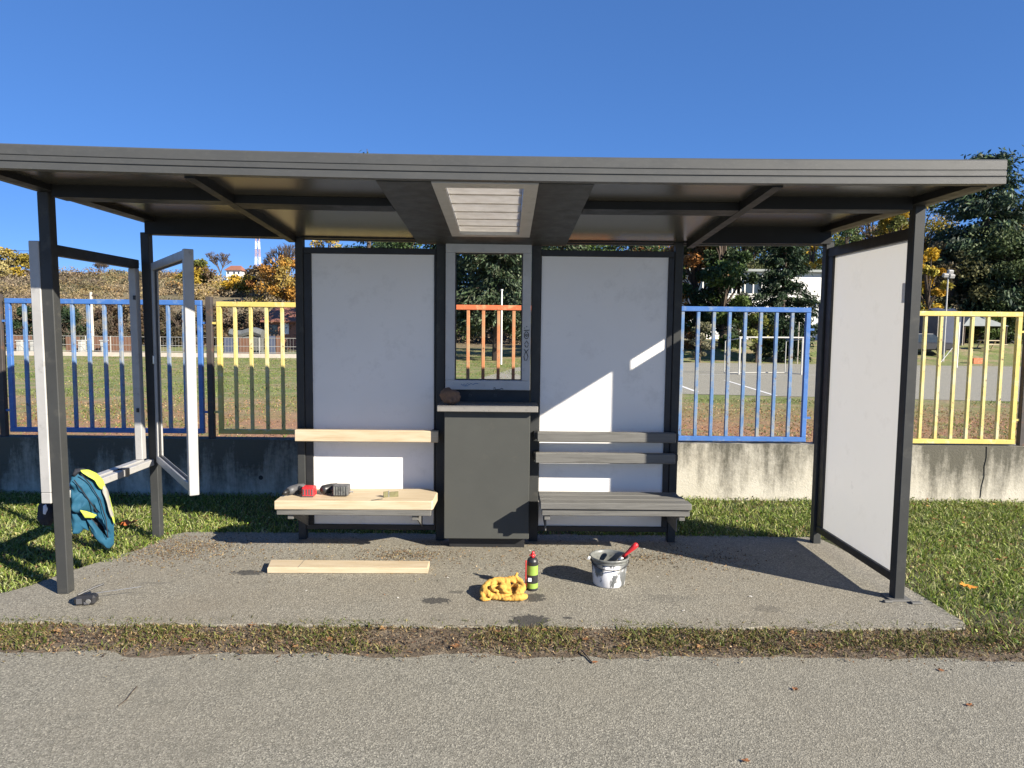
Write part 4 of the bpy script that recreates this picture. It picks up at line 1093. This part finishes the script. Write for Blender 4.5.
# right end
conifer(at(978, 61), 61, ztop(978, 153, 61), 6.4, 'tall dark cedar rising past the right end of the roof', cols=[(.032, .058, .03), (.05, .085, .038), (.075, .11, .055), (.022, .04, .022), (.045, .065, .05)], n=42000, base=.12, droop=.12, layers=26, card=(.48, .16), exp_=.42)
BK = 'backdrop trees behind the yard'
for px, Y, py, r, cl, lb in ((405, 66, 226, 4.5, MG[:3]+DG[:2], 'dark green backdrop tree behind the left white board'), (470, 70, 222, 5, DG+MG[:1], 'very dark backdrop tree behind the grey window frame, left one'), (525, 68, 224, 5, DG+MG[:2], 'very dark backdrop tree behind the grey window frame, right one'),
        (590, 70, 226, 5, MG[:3]+DG[:1], 'green backdrop tree behind the middle of the right white board'), (650, 72, 224, 5, MG[:2]+OR[:1], 'green and rust backdrop tree behind the right edge of the right white board'),
        (700, 90, 205, 5.5, OR+BR+MG[:2], 'rusty backdrop tree above the blue fence, leftmost'), (748, 92, 200, 5.5, MG[:3]+[(.09, .09, .03)], 'olive backdrop tree above the blue fence, second from the left'), (790, 94, 205, 5.0, DG+MG[:2], 'dark backdrop tree just left of the slim yellow tree'), (828, 96, 210, 5.0, MG[:2]+YG[2:], 'olive backdrop tree just right of the slim yellow tree'),
        (868, 98, 205, 5.5, BR+MG[:2]+YG[2:3], 'brownish backdrop tree over the white side panel'), (915, 98, 200, 5.5, YG+MG[:2], 'yellow green backdrop tree behind the right front post'), (1010, 90, 225, 6, OR[:2]+MG[:2]+YG[:1], 'rusty backdrop tree at the right picture edge')):
    broadleaf(at(px, Y), Y, ztop(px, py, Y), r, lb, cl, 13000, clumps=56, low=.1, name='leafy_tree', group=BK, card=(.3, .19))
broadleaf(at(1000, 59), 59, ztop(1000, 232, 59), 4.8, 'broad dull green tree at the right edge below the cedar', [(.075, .105, .04), (.10, .13, .055), (.055, .08, .03), (.12, .12, .05)], 20000, clumps=60, low=.12, name='leafy_tree', card=(.27, .17))
broadleaf(at(948, 60), 60, ztop(948, 240, 60), 3.0, 'brownish green tree left of the cedar foot', [(.14, .115, .065), (.09, .09, .04), (.06, .075, .035)], 11000, clumps=46, low=.1, name='leafy_tree', card=(.25, .15))
broadleaf(at(926, 57), 57, ztop(926, 248, 57), 1.6, 'bright yellow tree beside the right front post', YE+[(.3, .25, .04)], 4500, clumps=24, low=.3)
broadleaf(at(918, 66), 66, ztop(918, 236, 66), 1.8, 'orange and yellow tree behind the right front post', OR+YE[:1], 4500, clumps=24, low=.3)
broadleaf(at(868, 82), 82, ztop(868, 217, 82), 4.2, 'grey brown tree seen over the white side panel, left one', BR+MG[:1], 6000, clumps=36, low=.3)
broadleaf(at(893, 74), 74, ztop(893, 208, 74), 2.8, 'yellow green tree seen over the white side panel, right one', YG+YE[:1], 5000, clumps=30, low=.3)
broadleaf(at(1015, 62), 62, ztop(1015, 205, 62), 3.5, 'rusty yellow tree behind the cedar at the right edge', OR+YG[:2], 5000, clumps=30, low=.3)
for i, px in enumerate((925, 950, 978, 1004, 1022)):
    broadleaf(at(px, 57+i % 2), 57+i % 2, ztop(px, 305+4*(i % 3), 57), 2.0, ['olive hedge bush behind the dark parked car', 'dark hedge bush behind the blue tarpaulin', 'yellowish hedge bush left of the gazebo roof', 'dark hedge bush behind the gazebo', 'olive hedge bush at the right picture edge'][i], [MG, DG, YG[2:]+MG, DG, MG][i], 2500, clumps=20, low=.05, name='hedge_bush', group='hedge bushes', card=(.2, .13))

# left hillside trees
HG = 'trees on the left hillside'
broadleaf(at(8, 138), 138, ztop(8, 250, 138), 4.6, 'pale yellow tree on the hilltop at the left edge', YG[:2]+[(.3, .25, .1)], 3500, clumps=24, low=.2, group=HG, card=(.5, .35))
broadleaf(at(28, 140), 140, ztop(28, 256, 140), 3.0, 'small tan tree right of the pale yellow hilltop tree', BR+YG[:1], 2200, clumps=18, low=.2, group=HG, card=(.5, .35))
broadleaf(at(198, 120), 120, ztop(198, 262, 120), 3.8, 'yellow green tree left of the bare hilltop tree', YG+BR[:1], 3500, clumps=24, low=.15, group=HG, card=(.45, .3))
broadleaf(at(243, 118), 118, ztop(243, 277, 118), 3.6, 'low yellow tree below the red roofed house', YE[:2]+YG, 3000, clumps=20, low=.15, group=HG, card=(.45, .3))
broadleaf(at(284, 104), 104, ztop(284, 258, 104), 4.2, 'golden orange tree beside the left inner post', [(.42, .22, .04), (.34, .17, .035), (.28, .2, .05)], 5500, clumps=34, low=.1, group=HG, card=(.38, .25))
broadleaf(at(263, 112), 112, ztop(263, 268, 112), 3.0, 'brown tree under the red and white mast', BR+OR[:1], 3000, clumps=22, low=.1, group=HG, card=(.4, .28))
broadleaf(at(328, 118), 118, ztop(328, 234, 118), 3.6, 'golden tree seen in the gap above the left white board', [(.45, .32, .08), (.38, .28, .08)], 3500, clumps=24, low=.2, group=HG, card=(.4, .28))
broadleaf(at(395, 100), 100, ztop(395, 232, 100), 4.0, 'olive tree seen above the right end of the left white board', YG[2:]+MG, 3500, clumps=26, low=.2, group=HG, card=(.4, .28))
bare(at(222, 150), 150, 7.4, 'bare rounded tree beside the red roofed hilltop house', HG)
bare(at(286, 112), 112, 9.5, 'thin bare tree rising over the golden orange tree', HG)
bare(at(196, 145), 145, 5.0, 'small bare tree left of the rounded bare tree', HG)
bare(at(103, 150), 150, 4.2, 'spindly bare tree on the hill crest above the empty frame', HG)

for px, Y, py, r, cl, lb in ((24, 55, 308, 1.7, DG+MG[:1], 'dark green bush behind the leftmost blue bars'), (66, 56, 306, 1.6, DG, 'dark green bush right beside the left front post'), (48, 58, 300, 2.0, [(.05, .04, .025), (.08, .055, .03)], 'dark brown bush hidden behind the left front post'),
        (112, 57, 304, 1.8, [(.07, .045, .03), (.05, .04, .025), (.10, .07, .04)], 'dark brown bush right of the thin utility pole'), (150, 58, 302, 2.0, [(.10, .065, .035), (.14, .09, .05)], 'rust brown bush behind the open door leaf'), (178, 57, 304, 1.9, [(.06, .05, .03), (.09, .07, .04)], 'dull brown bush inside the open door leaf'),
        (212, 58, 306, 1.8, [(.11, .07, .04), (.08, .055, .035)], 'brown bush at the post between blue and yellow panels'), (250, 60, 308, 2.0, [(.08, .055, .035), (.05, .045, .03)], 'dark brown bush behind the left yellow panel')):
    broadleaf(at(px, Y), Y, ztop(px, py, Y), r, lb, cl, 3200, clumps=24, low=.05, name='bush', group='bushes at the foot of the hill', card=(.22, .14))

# scrub on the hill and along its foot: one uncountable mass
cs = []; ts = []
def clump(x, y, r, hh, col, m):
    d_ = rng.normal(size=(m, 3)); d_ /= np.linalg.norm(d_, axis=1)[:, None]
    p = np.array((x, y, zg(x, y)+hh*.35))+d_*np.array([r, r, hh*.6])*(rng.random((m, 1))**.4)
    p[:, 2] = np.maximum(p[:, 2], zg(x, y)-.1)
    cs.append(p); ts.append(np.tile(np.array(col), (m, 1)))
pal = [(.105, .078, .052), (.13, .10, .07), (.085, .066, .045), (.15, .12, .08), (.095, .085, .05), (.12, .105, .055), (.075, .07, .035), (.15, .10, .045)]
for i in range(1500):
    y = random.uniform(66, 178); x = random.uniform(-.78*y, .1*y if y < 120 else .3*y)
    if fbm(x, y*2.2, .035, 7.) < -.2 and y < 165: continue
    if y > 145 and abs(x/y-(-.383)) < .02: continue
    r = random.uniform(.8, 2.6); nv = fbm(x, y*1.6, .03, 3.)+.12*random.uniform(-1, 1)
    pc = pal[:4] if nv < -.08 else (pal[4:] if nv < .12 else [(.17, .135, .085), (.20, .15, .085), (.16, .125, .06)])
    if x/y > -.47 and y > 95 and random.random() < .45: pc = [(.24, .17, .04), (.16, .14, .04), (.20, .12, .045)]
    clump(x, y, r, r*random.uniform(.6, 1.2), random.choice(pc), 190)
for i in range(150):
    y = random.uniform(54, 66); x = random.uniform(-.78*y, -8)
    r = random.uniform(1.0, 1.8); clump(x, y, r, random.uniform(1.8, 4.2), random.choice([(.04, .035, .02), (.06, .042, .026), (.04, .05, .02), (.08, .052, .032), (.095, .06, .035), (.05, .04, .028)]), 150)
for i in range(260):
    y = random.uniform(84, 178); x = random.uniform(.2*y, .85*y)
    r = random.uniform(1.6, 3.4); clump(x, y, r, r*random.uniform(1, 1.8), random.choice(BR+MG+YG+OR), 90)
c = np.concatenate(cs); t = np.concatenate(ts)*1.45*(1+rng.normal(size=(len(c), 1))*.25)
dist = c[:, 1]/100
v, f = cards(c,   .34*dist*rng.uniform(.5, 1.3, len(c)), .17*dist*rng.uniform(.5, 1.3, len(c)))
g = np_mesh('hillside_scrub', v, f, np.clip(t, .005, 1), M['foliage']); tag(g, 'brown and olive autumn scrub covering the hillside beyond the field', 'scrub', kind='stuff')

# hilltop house
hx, hy = at(237, 152), 152; hz = ztop(237, 275.5, 152)-.35
hs = thing('house', (hx, hy, hz), 'small white house with red roof on the hilltop', 'house')
MB().box(hx-1.4, hx+1.5, hy-1.6, hy+1.6, hz-2.5, hz+1.35, 0).build('wall', M['white_paint'], hs)
b = MB(); r0 = [(hx-1.8, hy-2, hz+1.3), (hx+1.9, hy-2, hz+1.3), (hx+1.9, hy+2, hz+1.3), (hx-1.8, hy+2, hz+1.3)]; r1 = [(hx-1.0, hy, hz+2.4), (hx+1.1, hy, hz+2.4)]
b.poly([r0[0], r0[1], r1[1], r1[0]]); b.poly([r0[2], r0[3], r1[0], r1[1]]); b.poly([r0[1], r0[2], r1[1]]); b.poly([r0[3], r0[0], r1[0]]); b.poly(r0)
b.build('roof', M['roof_tile'], hs)
for wx in (-1.0, .25, 1.2): MB().box(hx+wx-.18, hx+wx+.18, hy-1.64, hy-1.604, hz+.55, hz+1.0, 0).build('window', M['glass'], hs)

# lattice mast, red and white
mx, my = at(259, 165), 165; mz = ztop(259, 268, 165)-1; mt = ztop(259, 226, 165)
mast = thing('radio_mast', (mx, my, mz), 'red and white lattice radio mast on the hilltop', 'mast')
n = 6
for i in range(n):
    b = MB(); z0 = mz+(mt-mz)*i/n; z1 = mz+(mt-mz)*(i+1)/n; w0 = .55-.27*i/n; w1 = .55-.27*(i+1)/n
    c0 = [(mx+sx*w0, my+sy*w0, z0) for sx, sy in ((-1, -1), (1, -1), (1, 1), (-1, 1))]; c1 = [(mx+sx*w1, my+sy*w1, z1) for sx, sy in ((-1, -1), (1, -1), (1, 1), (-1, 1))]
    for k in range(4):
        b.tube([c0[k], c1[k]], .05, 4); b.tube([c0[k], c1[(k+1) % 4]], .025, 4); b.tube([c0[(k+1) % 4], c1[k]], .025, 4); b.tube([c1[k], c1[(k+1) % 4]], .025, 4)
    b.build('mast_section', M['tower_red'] if i % 2 == 0 else M['pole_white'], mast)
b = MB()
for dz in (-1.5, -3): b.tube([(mx+.6, my-.7, mt+dz), (mx+.6, my-.7, mt+dz+1.0)], .2, 6)
b.build('antenna', M['white_paint'], mast)

# utility pole and cable
ux, uy = at(92, 52), 52
up = thing('utility_pole', (ux, uy, zg(ux, uy)), 'thin pale concrete utility pole behind the left blue fence', 'pole')
zt_ = ztop(92, 292, 52)
MB().tube([(ux, uy, zg(ux, uy)-.2), (ux, uy, zt_)], .15, 8, .10).build('shaft', M['pole_grey'], up)
MB().box(ux-.5, ux+.5, uy-.06, uy+.06, zt_-.3, zt_-.18, .01).build('crossarm', M['bark'], up)
b = MB(); b.tube([P(-60, 248, 70), P(0, 250.5, 70), P(31, 251, 70), P(80, 256, 74), P(140, 264, 80)], .022, 4)
tag(b.build('overhead_cable', M['dark'], origin=tuple(P(0, 250, 70))), 'dark overhead cable crossing the sky at the left', 'cable')

# far left side of the field: white kerb, mesh fence, pillars, boards, sheds
b = MB(); b.segbox(-42, -12.5, 45.4, 45.65, -.42, -.14, 20, lambda x, y: 0)
tag(b.build('kerb_wall', M['pole_grey'], origin=(-25, 45.5, -.4)), 'long low white kerb along the far left edge of the field', 'kerb')
mf = thing('mesh_fence', (-25, 46.2, -.4), 'grey wire mesh fence beyond the white kerb on the left', 'fence')
xs_ = list(np.arange(-40, -13, 1.6))
for xx in xs_: MB().tube([(xx, 46.2, -.4), (xx, 46.2, .88)], .035, 5).build('post', M['wire'], mf)
b = MB()
for zz in (.85, .3, -.1): b.tube([(-40, 46.2, zz), (-13.5, 46.2, zz)], .018, 4)
for xx in np.arange(-40, -13.5, .2): b.tube([(xx, 46.2, -.1), (xx, 46.2, .85)], .006, 3)
b.build('wire_mesh', M['wire'], mf)
for px, w in ((20, .17), (33, .15), (81, .13), (103, .12)):
    x = at(px, 47.2); b = MB(); b.box(x-w, x+w, 47.0, 47.5, -.4, ztop(px, 341, 47.2), .02); b.box(x-w-.04, x+w+.04, 46.95, 47.55, ztop(px, 341, 47.2)+.002, ztop(px, 340, 47.2), .01)
    tag(b.build('gate_pillar', M['pole_worn'], origin=(x, 47.2, -.4)), {20: 'white pillar behind the blue fence, leftmost', 33: 'white pillar just left of the left front post', 81: 'white pillar just right of the left front post', 103: 'white pillar right of the thin utility pole foot'}[px], 'pillar', 'white pillars beyond the field')
def hoard(p0, p1, y0, y1, mat, label, Y=48.2):
    a = P(p0, y1, Y); c_ = P(p1, y0, Y); z_b = -.38
    root = thing('hoarding', ((a.x+c_.x)/2, Y, z_b), label, 'hoarding', 'boards beyond the field')
    MB().box(a.x, c_.x, Y, Y+.08, z_b, c_.z, .01).build('board', M[mat], root)
    b = MB()
    for xx in (a.x+.1, c_.x-.1): b.box(xx-.05, xx+.05, Y+.082, Y+.18, z_b-.1, c_.z+.1, 0)
    b.build('post', M['bark'], root)
hoard(12, 31, 336, 353, 'brown_board', 'brown board fence section at the left picture edge')
hoard(66, 79, 337, 353, 'brown_board', 'brown board section left of the utility pole foot')
hoard(94, 131, 337, 353, 'brown_board', 'long brown board section right of the utility pole')
hoard(224, 238, 338, 353, 'blue_board', 'grey blue board section, first behind the yellow panel')
hoard(239, 251, 338, 353, 'brown_board', 'red brown board section behind the yellow panel')
hoard(268, 275, 336, 353, 'blue_board', 'narrow blue board section near the left inner post')
hoard(276, 282, 336, 353, 'brown_board', 'narrow red brown board section near the left inner post')
# tarpaulin covered pile and a red roofed shed beyond
x0, x1 = at(231, 50), at(263, 50)
b = MB(); b.prism_x([(49.6, .9), (50.4, .9), (50.6, 1.15), (50.2, 1.42), (49.8, 1.38), (49.5, 1.1)], x0, x1, 8, lambda x, y: .12*math.sin(x*3.1)); b.box(x0+.1, x1-.1, 49.7, 50.5, -.4, .898, .02)
tag(b.build('covered_pile', M['rim'], origin=((x0+x1)/2, 50, -.4)), 'pale sheet covered pile behind the brown boards', 'pile')
x0, x1, yy = at(262, 55), at(303, 55), 55
sh = thing('shed', ((x0+x1)/2, yy, -.2), 'shed with sloping red roof and white gable beyond the field', 'shed')
zt_ = ztop(280, 306, 55); zb_ = ztop(280, 321, 55)
MB().box(x0+.2, x1-.2, yy, yy+3, -.4, zb_, 0).build('wall', M['brick'], sh)
b = MB(); b.prism_x([(yy-.4, zb_-.1), (yy+3.3, zt_), (yy+3.3, zt_+.1), (yy-.4, zb_+.02)], x0, x1, 1); b.build('roof', M['roof_tile'], sh)
MB().box(at(283, 55), at(289, 55), yy-.06, yy-.005, zb_-1.0, zb_-.15, 0).build('gable', M['white_paint'], sh)
MB().box(at(266, 55), at(278, 55), yy-.05, yy-.004, zb_-1.2, zb_-.3, 0).build('window', M['glass'], sh)
# flag pole, lamp, thin posts
fx, fy = at(501.5, 40), 40
fp = thing('white_pole', (fx, fy, -.4), 'thin white pole on the lawn seen through the window frame', 'pole')
MB().tube([(fx, fy, -.4), (fx, fy, ztop(501, 291, 40))], .05, 8, .04).build('shaft', M['pole_white'], fp)
MB().lathe((fx, fy, ztop(501, 291, 40)), [(0, 0), (.07, .02), (.07, .08), (0, .1)], 10).build('cap', M['pole_white'], fp)
lx, ly = at(945, 48), 48
lp = thing('floodlight_mast', (lx, ly, zg(lx, ly)), 'slim floodlight mast before the dark trees at the right', 'street lamp')
lt = ztop(945, 276, 48)
MB().tube([(lx, ly, zg(lx, ly)-.1), (lx, ly, lt)], .055, 8, .045).build('shaft', M['pole_worn'], lp)
for dx, dz in ((-.22, .05), (.2, .0), (.1, .28)):
    MB().box(lx+dx-.17, lx+dx+.17, ly-.18, ly+.06, lt+dz-.14, lt+dz+.12, .03, Matrix.Rotation(.4, 3, 'X')).build('lamp_head', M['alu'], lp)
px_, py_ = at(800, 45), 45.2
b = MB(); b.tube([(px_, py_, zg(px_, py_)-.1), (px_, py_, ztop(800, 322, 45))], .035, 6)
tag(b.build('thin_post', M['pole_grey'], origin=(px_, py_, -.4)), 'thin grey post before the white wall behind the goal', 'post')
px_, py_ = at(959, 42), 42
b = MB(); b.tube([(px_, py_, -.45), (px_, py_, ztop(959, 322, 42))], .04, 6); b.tube([(px_, py_, 1.2), (px_-1.2, py_, -.38)], .02, 5)
tag(b.build('thin_post', M['pole_white'], origin=(px_, py_, -.4)), 'thin white post behind the right yellow panel', 'post')
# goal
gz = -.385; g0, g1 = (10.85, 32.9), (13.95, 33.35)
gl = thing('goal', (12.4, 33.1, gz), 'white goal frame standing on the asphalt court', 'goal')
ght = ztop(739, 338, 32.9)
MB().box(g0[0]-.035, g0[0]+.035, g0[1]-.035, g0[1]+.035, gz, ght, .005).build('upright', M['pole_worn'], gl)
MB().box(g1[0]-.035, g1[0]+.035, g1[1]-.035, g1[1]+.035, gz, ght+.01, .005).build('upright', M['pole_worn'], gl)
b = MB(); b.tube([(g0[0]-.05, g0[1], ght+.037), (g1[0]+.05, g1[1], ght+.047)], .036, 6); b.build('crossbar', M['pole_worn'], gl)
b = MB()
for g_ in (g0, g1):
    b.tube([(g_[0]-.35, g_[1]+1.1, gz), (g_[0]-.35, g_[1]+1.1, ght-.15), (g_[0], g_[1]+.05, ght-.02)], .025, 5); b.tube([(g_[0], g_[1]+.06, gz+.03), (g_[0]-.35, g_[1]+1.1, gz+.03)], .02, 5)
b.tube([(g0[0]-.35, g0[1]+1.1, gz+.03), (g1[0]-.35, g1[1]+1.1, gz+.03)], .02, 5); b.build('net_support', M['wire'], gl)

# white school building behind the trees
bx0, bx1, by = at(690, 64), at(823, 64), 64
zb0 = zg(bx1, by)-.5; zt1 = ztop(760, 272, 64)
bd = thing('white_building', ((bx0+bx1)/2, by+4, zb0), 'white two storey building half hidden behind the spruce', 'building')
bw = MB().box(bx0, bx1, by, by+9, zb0, zt1, 0).build('wall', M['white_paint'], bd)
MB().box(bx0-.4, bx1+.4, by-.5, by+9.4, zt1+.002, zt1+.22, .01).build('roof', M['roof_grey'], bd)
for px, py, w, hh in ((749, 284, 1.15, 1.7), (728, 284, 1.15, 1.7), (707, 284, 1.15, 1.7), (811, 327, .3, .4), (728, 325, 1.1, 1.4), (749, 325, 1.1, 1.4)):
    p = P(px, py, 64)
    wn = MB().box(p.x-w, p.x+w, by-.05, by-.004, p.z-hh/2, p.z+hh/2, 0).build('window', M['glass'], bd)
    b = MB(); b.box(p.x-w, p.x+w, by-.09, by-.052, p.z-hh/2-.1, p.z-hh/2, 0); b.box(p.x-w, p.x+w, by-.09, by-.052, p.z+hh/2, p.z+hh/2+.1, 0)
    for q in (-1, -.33, .33, 1): b.box(p.x+q*w-.05, p.x+q*w+.05, by-.088, by-.054, p.z-hh/2+.001, p.z+hh/2-.001, 0)
    b.build('frame', M['pole_white'], wn)
# right yard things
cx, cy = at(921, 50), 50.5
cz = zg(cx, cy)
cr_ = thing('parked_car', (cx, cy, cz), 'dark parked car behind the right yellow panel', 'car')
b = MB(); b.prism_z([(cx-2.1, cy-.85), (cx+2.1, cy-.85), (cx+2.1, cy+.85), (cx-2.1, cy+.85)], cz+.3, cz+.85, .08)
b.build('body', M['black_plastic'], cr_)
b = MB(); t_ = [(-1.3, .852), (-.75, 1.42), (.85, 1.42), (1.6, .852)]
vs_ = [[b.bm.verts.new((cx+x, cy+s_*(.78 if z < 1 else .62), cz+z)) for x, z in t_] for s_ in (-1, 1)]
b.bm.faces.new(vs_[0]); b.bm.faces.new(vs_[1][::-1])
for i in range(4): b.bm.faces.new((vs_[0][i], vs_[0][(i+1) % 4], vs_[1][(i+1) % 4], vs_[1][i]))
b.build('cabin', M['glass'], cr_)
MB().box(cx-.74, cx+.84, cy-.6, cy+.6, cz+1.422, cz+1.46, .02).build('roof', M['alu'], cr_)
for sx in (-1.3, 1.3):
    for sy in (-.86, .86):
        b = MB(); b.lathe((0, 0, 0), [(0, -.1), (.3, -.1), (.33, -.06), (.33, .06), (.3, .1), (0, .1)], 16); b.xform(Matrix.Translation((cx+sx, cy+sy, cz+.33)) @ Matrix.Rotation(math.pi/2, 4, 'X')); b.build('wheel', M['black_plastic'], cr_)
tx0, tx1, ty = at(938, 54), at(962, 54), 54
tz = zg(tx0, ty)
tp = thing('storage_tent', ((tx0+tx1)/2, ty+1.5, tz), 'grey blue tarpaulin shelter behind the right yellow panel', 'tent')
hz_ = ztop(950, 308, 54)
b = MB(); b.prism_x([(ty, tz-.1), (ty, hz_-.5), (ty+1.2, hz_), (ty+2.6, hz_-.4), (ty+2.6, tz-.1)], tx0, tx1, 6, lambda x, y: .05*math.sin(x*4)); b.build('tarpaulin', M['tarp_blue'], tp)
b = MB(); b.tube([(tx0-.05, ty-.05, tz), (tx0-.05, ty-.05, hz_-.4)], .04, 5); b.tube([(tx1+.05, ty-.05, tz), (tx1+.05, ty-.05, hz_-.4)], .04, 5); b.build('pole', M['pole_grey'], tp)
gx0, gx1, gy = at(963, 54.5), at(1009, 54.5), 54.5; gzb = zg(gx0, gy)
gb = thing('gazebo', ((gx0+gx1)/2, gy+1.5, gzb), 'open gazebo with grey green pyramid roof at the right', 'gazebo')
ze = ztop(985, 326, 54.5); za = ztop(985, 316, 54.5); gm = ((gx0+gx1)/2, gy+1.6, za+.25)
b = MB(); cs_ = [(gx0, gy, ze), (gx1, gy, ze), (gx1, gy+3.2, ze), (gx0, gy+3.2, ze)]
for i in range(4): b.poly([cs_[i], cs_[(i+1) % 4], gm])
b.poly([(p[0], p[1], p[2]-.02) for p in cs_]); b.build('roof', M['roof_grey'], gb)
for p in cs_: MB().tube([(p[0]+(.15 if p[0] == gx0 else -.15), p[1]+(.1 if p[1] == gy else -.1), gzb-.1), (p[0]+(.15 if p[0] == gx0 else -.15), p[1]+(.1 if p[1] == gy else -.1), ze-.02)], .07, 6).build('leg', M['bark'], gb)
MB().box(gx0+.2, gx1-.2, gy+3.0, gy+3.08, gzb, ze-.03, 0).build('back_wall', M['dark'], gb)
tx, ty = at(991, 52), 52.0; tz = zg(tx, ty)
pt = thing('picnic_table', (tx, ty, tz), 'pale wooden picnic table before the gazebo', 'table')
MB().box(tx-.75, tx+.75, ty-.4, ty+.4, tz+.70, tz+.76, .01).build('tabletop', M['wood'], pt)
for sy in (-.7, .7): MB().box(tx-.75, tx+.75, ty+sy-.13, ty+sy+.13, tz+.42, tz+.47, .01).build('seat', M['wood'], pt)
for sx in (-.55, .55):
    b = MB(); b.tube([(tx+sx, ty-.75, tz), (tx+sx, ty-.2, tz+.70)], .05, 5); b.tube([(tx+sx, ty+.75, tz), (tx+sx, ty+.2, tz+.70)], .05, 5); b.build('leg', M['wood'], pt)
rx, ry = at(978, 47), 47; rz_ = zg(rx, ry)
bx_ = thing('red_crate', (rx, ry, rz_), 'small orange red crate on the lawn edge of the court', 'crate')
b = MB(); b.box(rx-.3, rx+.3, ry-.2, ry+.2, rz_, rz_+.05, .01); b.box(rx-.3, rx+.3, ry-.2, ry-.17, rz_+.051, rz_+.38, .01); b.box(rx-.3, rx+.3, ry+.17, ry+.2, rz_+.051, rz_+.38, .01); b.box(rx-.3, rx-.27, ry-.169, ry+.169, rz_+.051, rz_+.38, .005); b.box(rx+.27, rx+.3, ry-.169, ry+.169, rz_+.051, rz_+.38, .005)
b.build('body', M['orange'], bx_); MB().box(rx-.32, rx+.32, ry-.215, ry-.201, rz_+.33, rz_+.38, .005).build('rim', M['orange'], bx_)
sx0, sx1, sy_ = at(1011, 60), at(1040, 60), 60
sd = thing('shed', ((sx0+sx1)/2, sy_, zg(sx0, sy_)), 'pale walled shed at the right picture edge', 'shed')
MB().box(sx0, sx1, sy_, sy_+3, zg(sx0, sy_)-.3, ztop(1015, 312, 60), 0).build('wall', M['alu'], sd)
MB().box(sx0-.2, sx1+.2, sy_-.3, sy_+3.2, ztop(1015, 312, 60)+.002, ztop(1015, 308, 60), .02).build('roof', M['roof_grey'], sd)
MB().box(sx0-.0, sx0+1.6, sy_-.04, sy_-.005, zg(sx0, sy_), ztop(1015, 324, 60), 0).build('door', M['dark'], sd)

# ================================================================== LIGHT
sd_ = Vector((1, -.735, .638)).normalized()
el = math.asin(sd_.z); az = math.atan2(sd_.x, sd_.y)
sun_d = bpy.data.lights.new('sun', 'SUN'); sun_d.energy = 5.0; sun_d.angle = RAD(.5); sun_d.color = (1, .92, .79)
sun = bpy.data.objects.new('sun', sun_d); COL.objects.link(sun)
sun.rotation_euler = sd_.to_track_quat('Z', 'Y').to_euler(); sun.location = (20, -15, 15)
w = bpy.data.worlds.new('World'); S.world = w; w.use_nodes = True
nt = w.node_tree; bg = nt.nodes['Background']
sk = nt.nodes.new('ShaderNodeTexSky'); sk.sky_type = 'NISHITA'; sk.sun_disc = False
sk.sun_elevation = el; sk.sun_rotation = az; sk.air_density = .6; sk.dust_density = 0; sk.ozone_density = 8.0; sk.altitude = 3000
gm_ = nt.nodes.new('ShaderNodeGamma'); gm_.inputs['Gamma'].default_value = .5; nt.links.new(sk.outputs[0], gm_.inputs[0])
hs_ = nt.nodes.new('ShaderNodeHueSaturation'); hs_.inputs['Hue'].default_value = .514; hs_.inputs['Saturation'].default_value = 1.38
hs_.inputs['Value'].default_value = 2.0; nt.links.new(gm_.outputs[0], hs_.inputs['Color'])
nt.links.new(hs_.outputs[0], bg.inputs['Color']); bg.inputs['Strength'].default_value = .084
S.view_settings.view_transform = 'Standard'; S.view_settings.look = 'None'; S.view_settings.exposure = 1.25; S.view_settings.gamma = 1
S.render.resolution_x = 1024; S.render.resolution_y = 768
for o in bpy.data.objects:
    if '_o' in o: del o['_o']
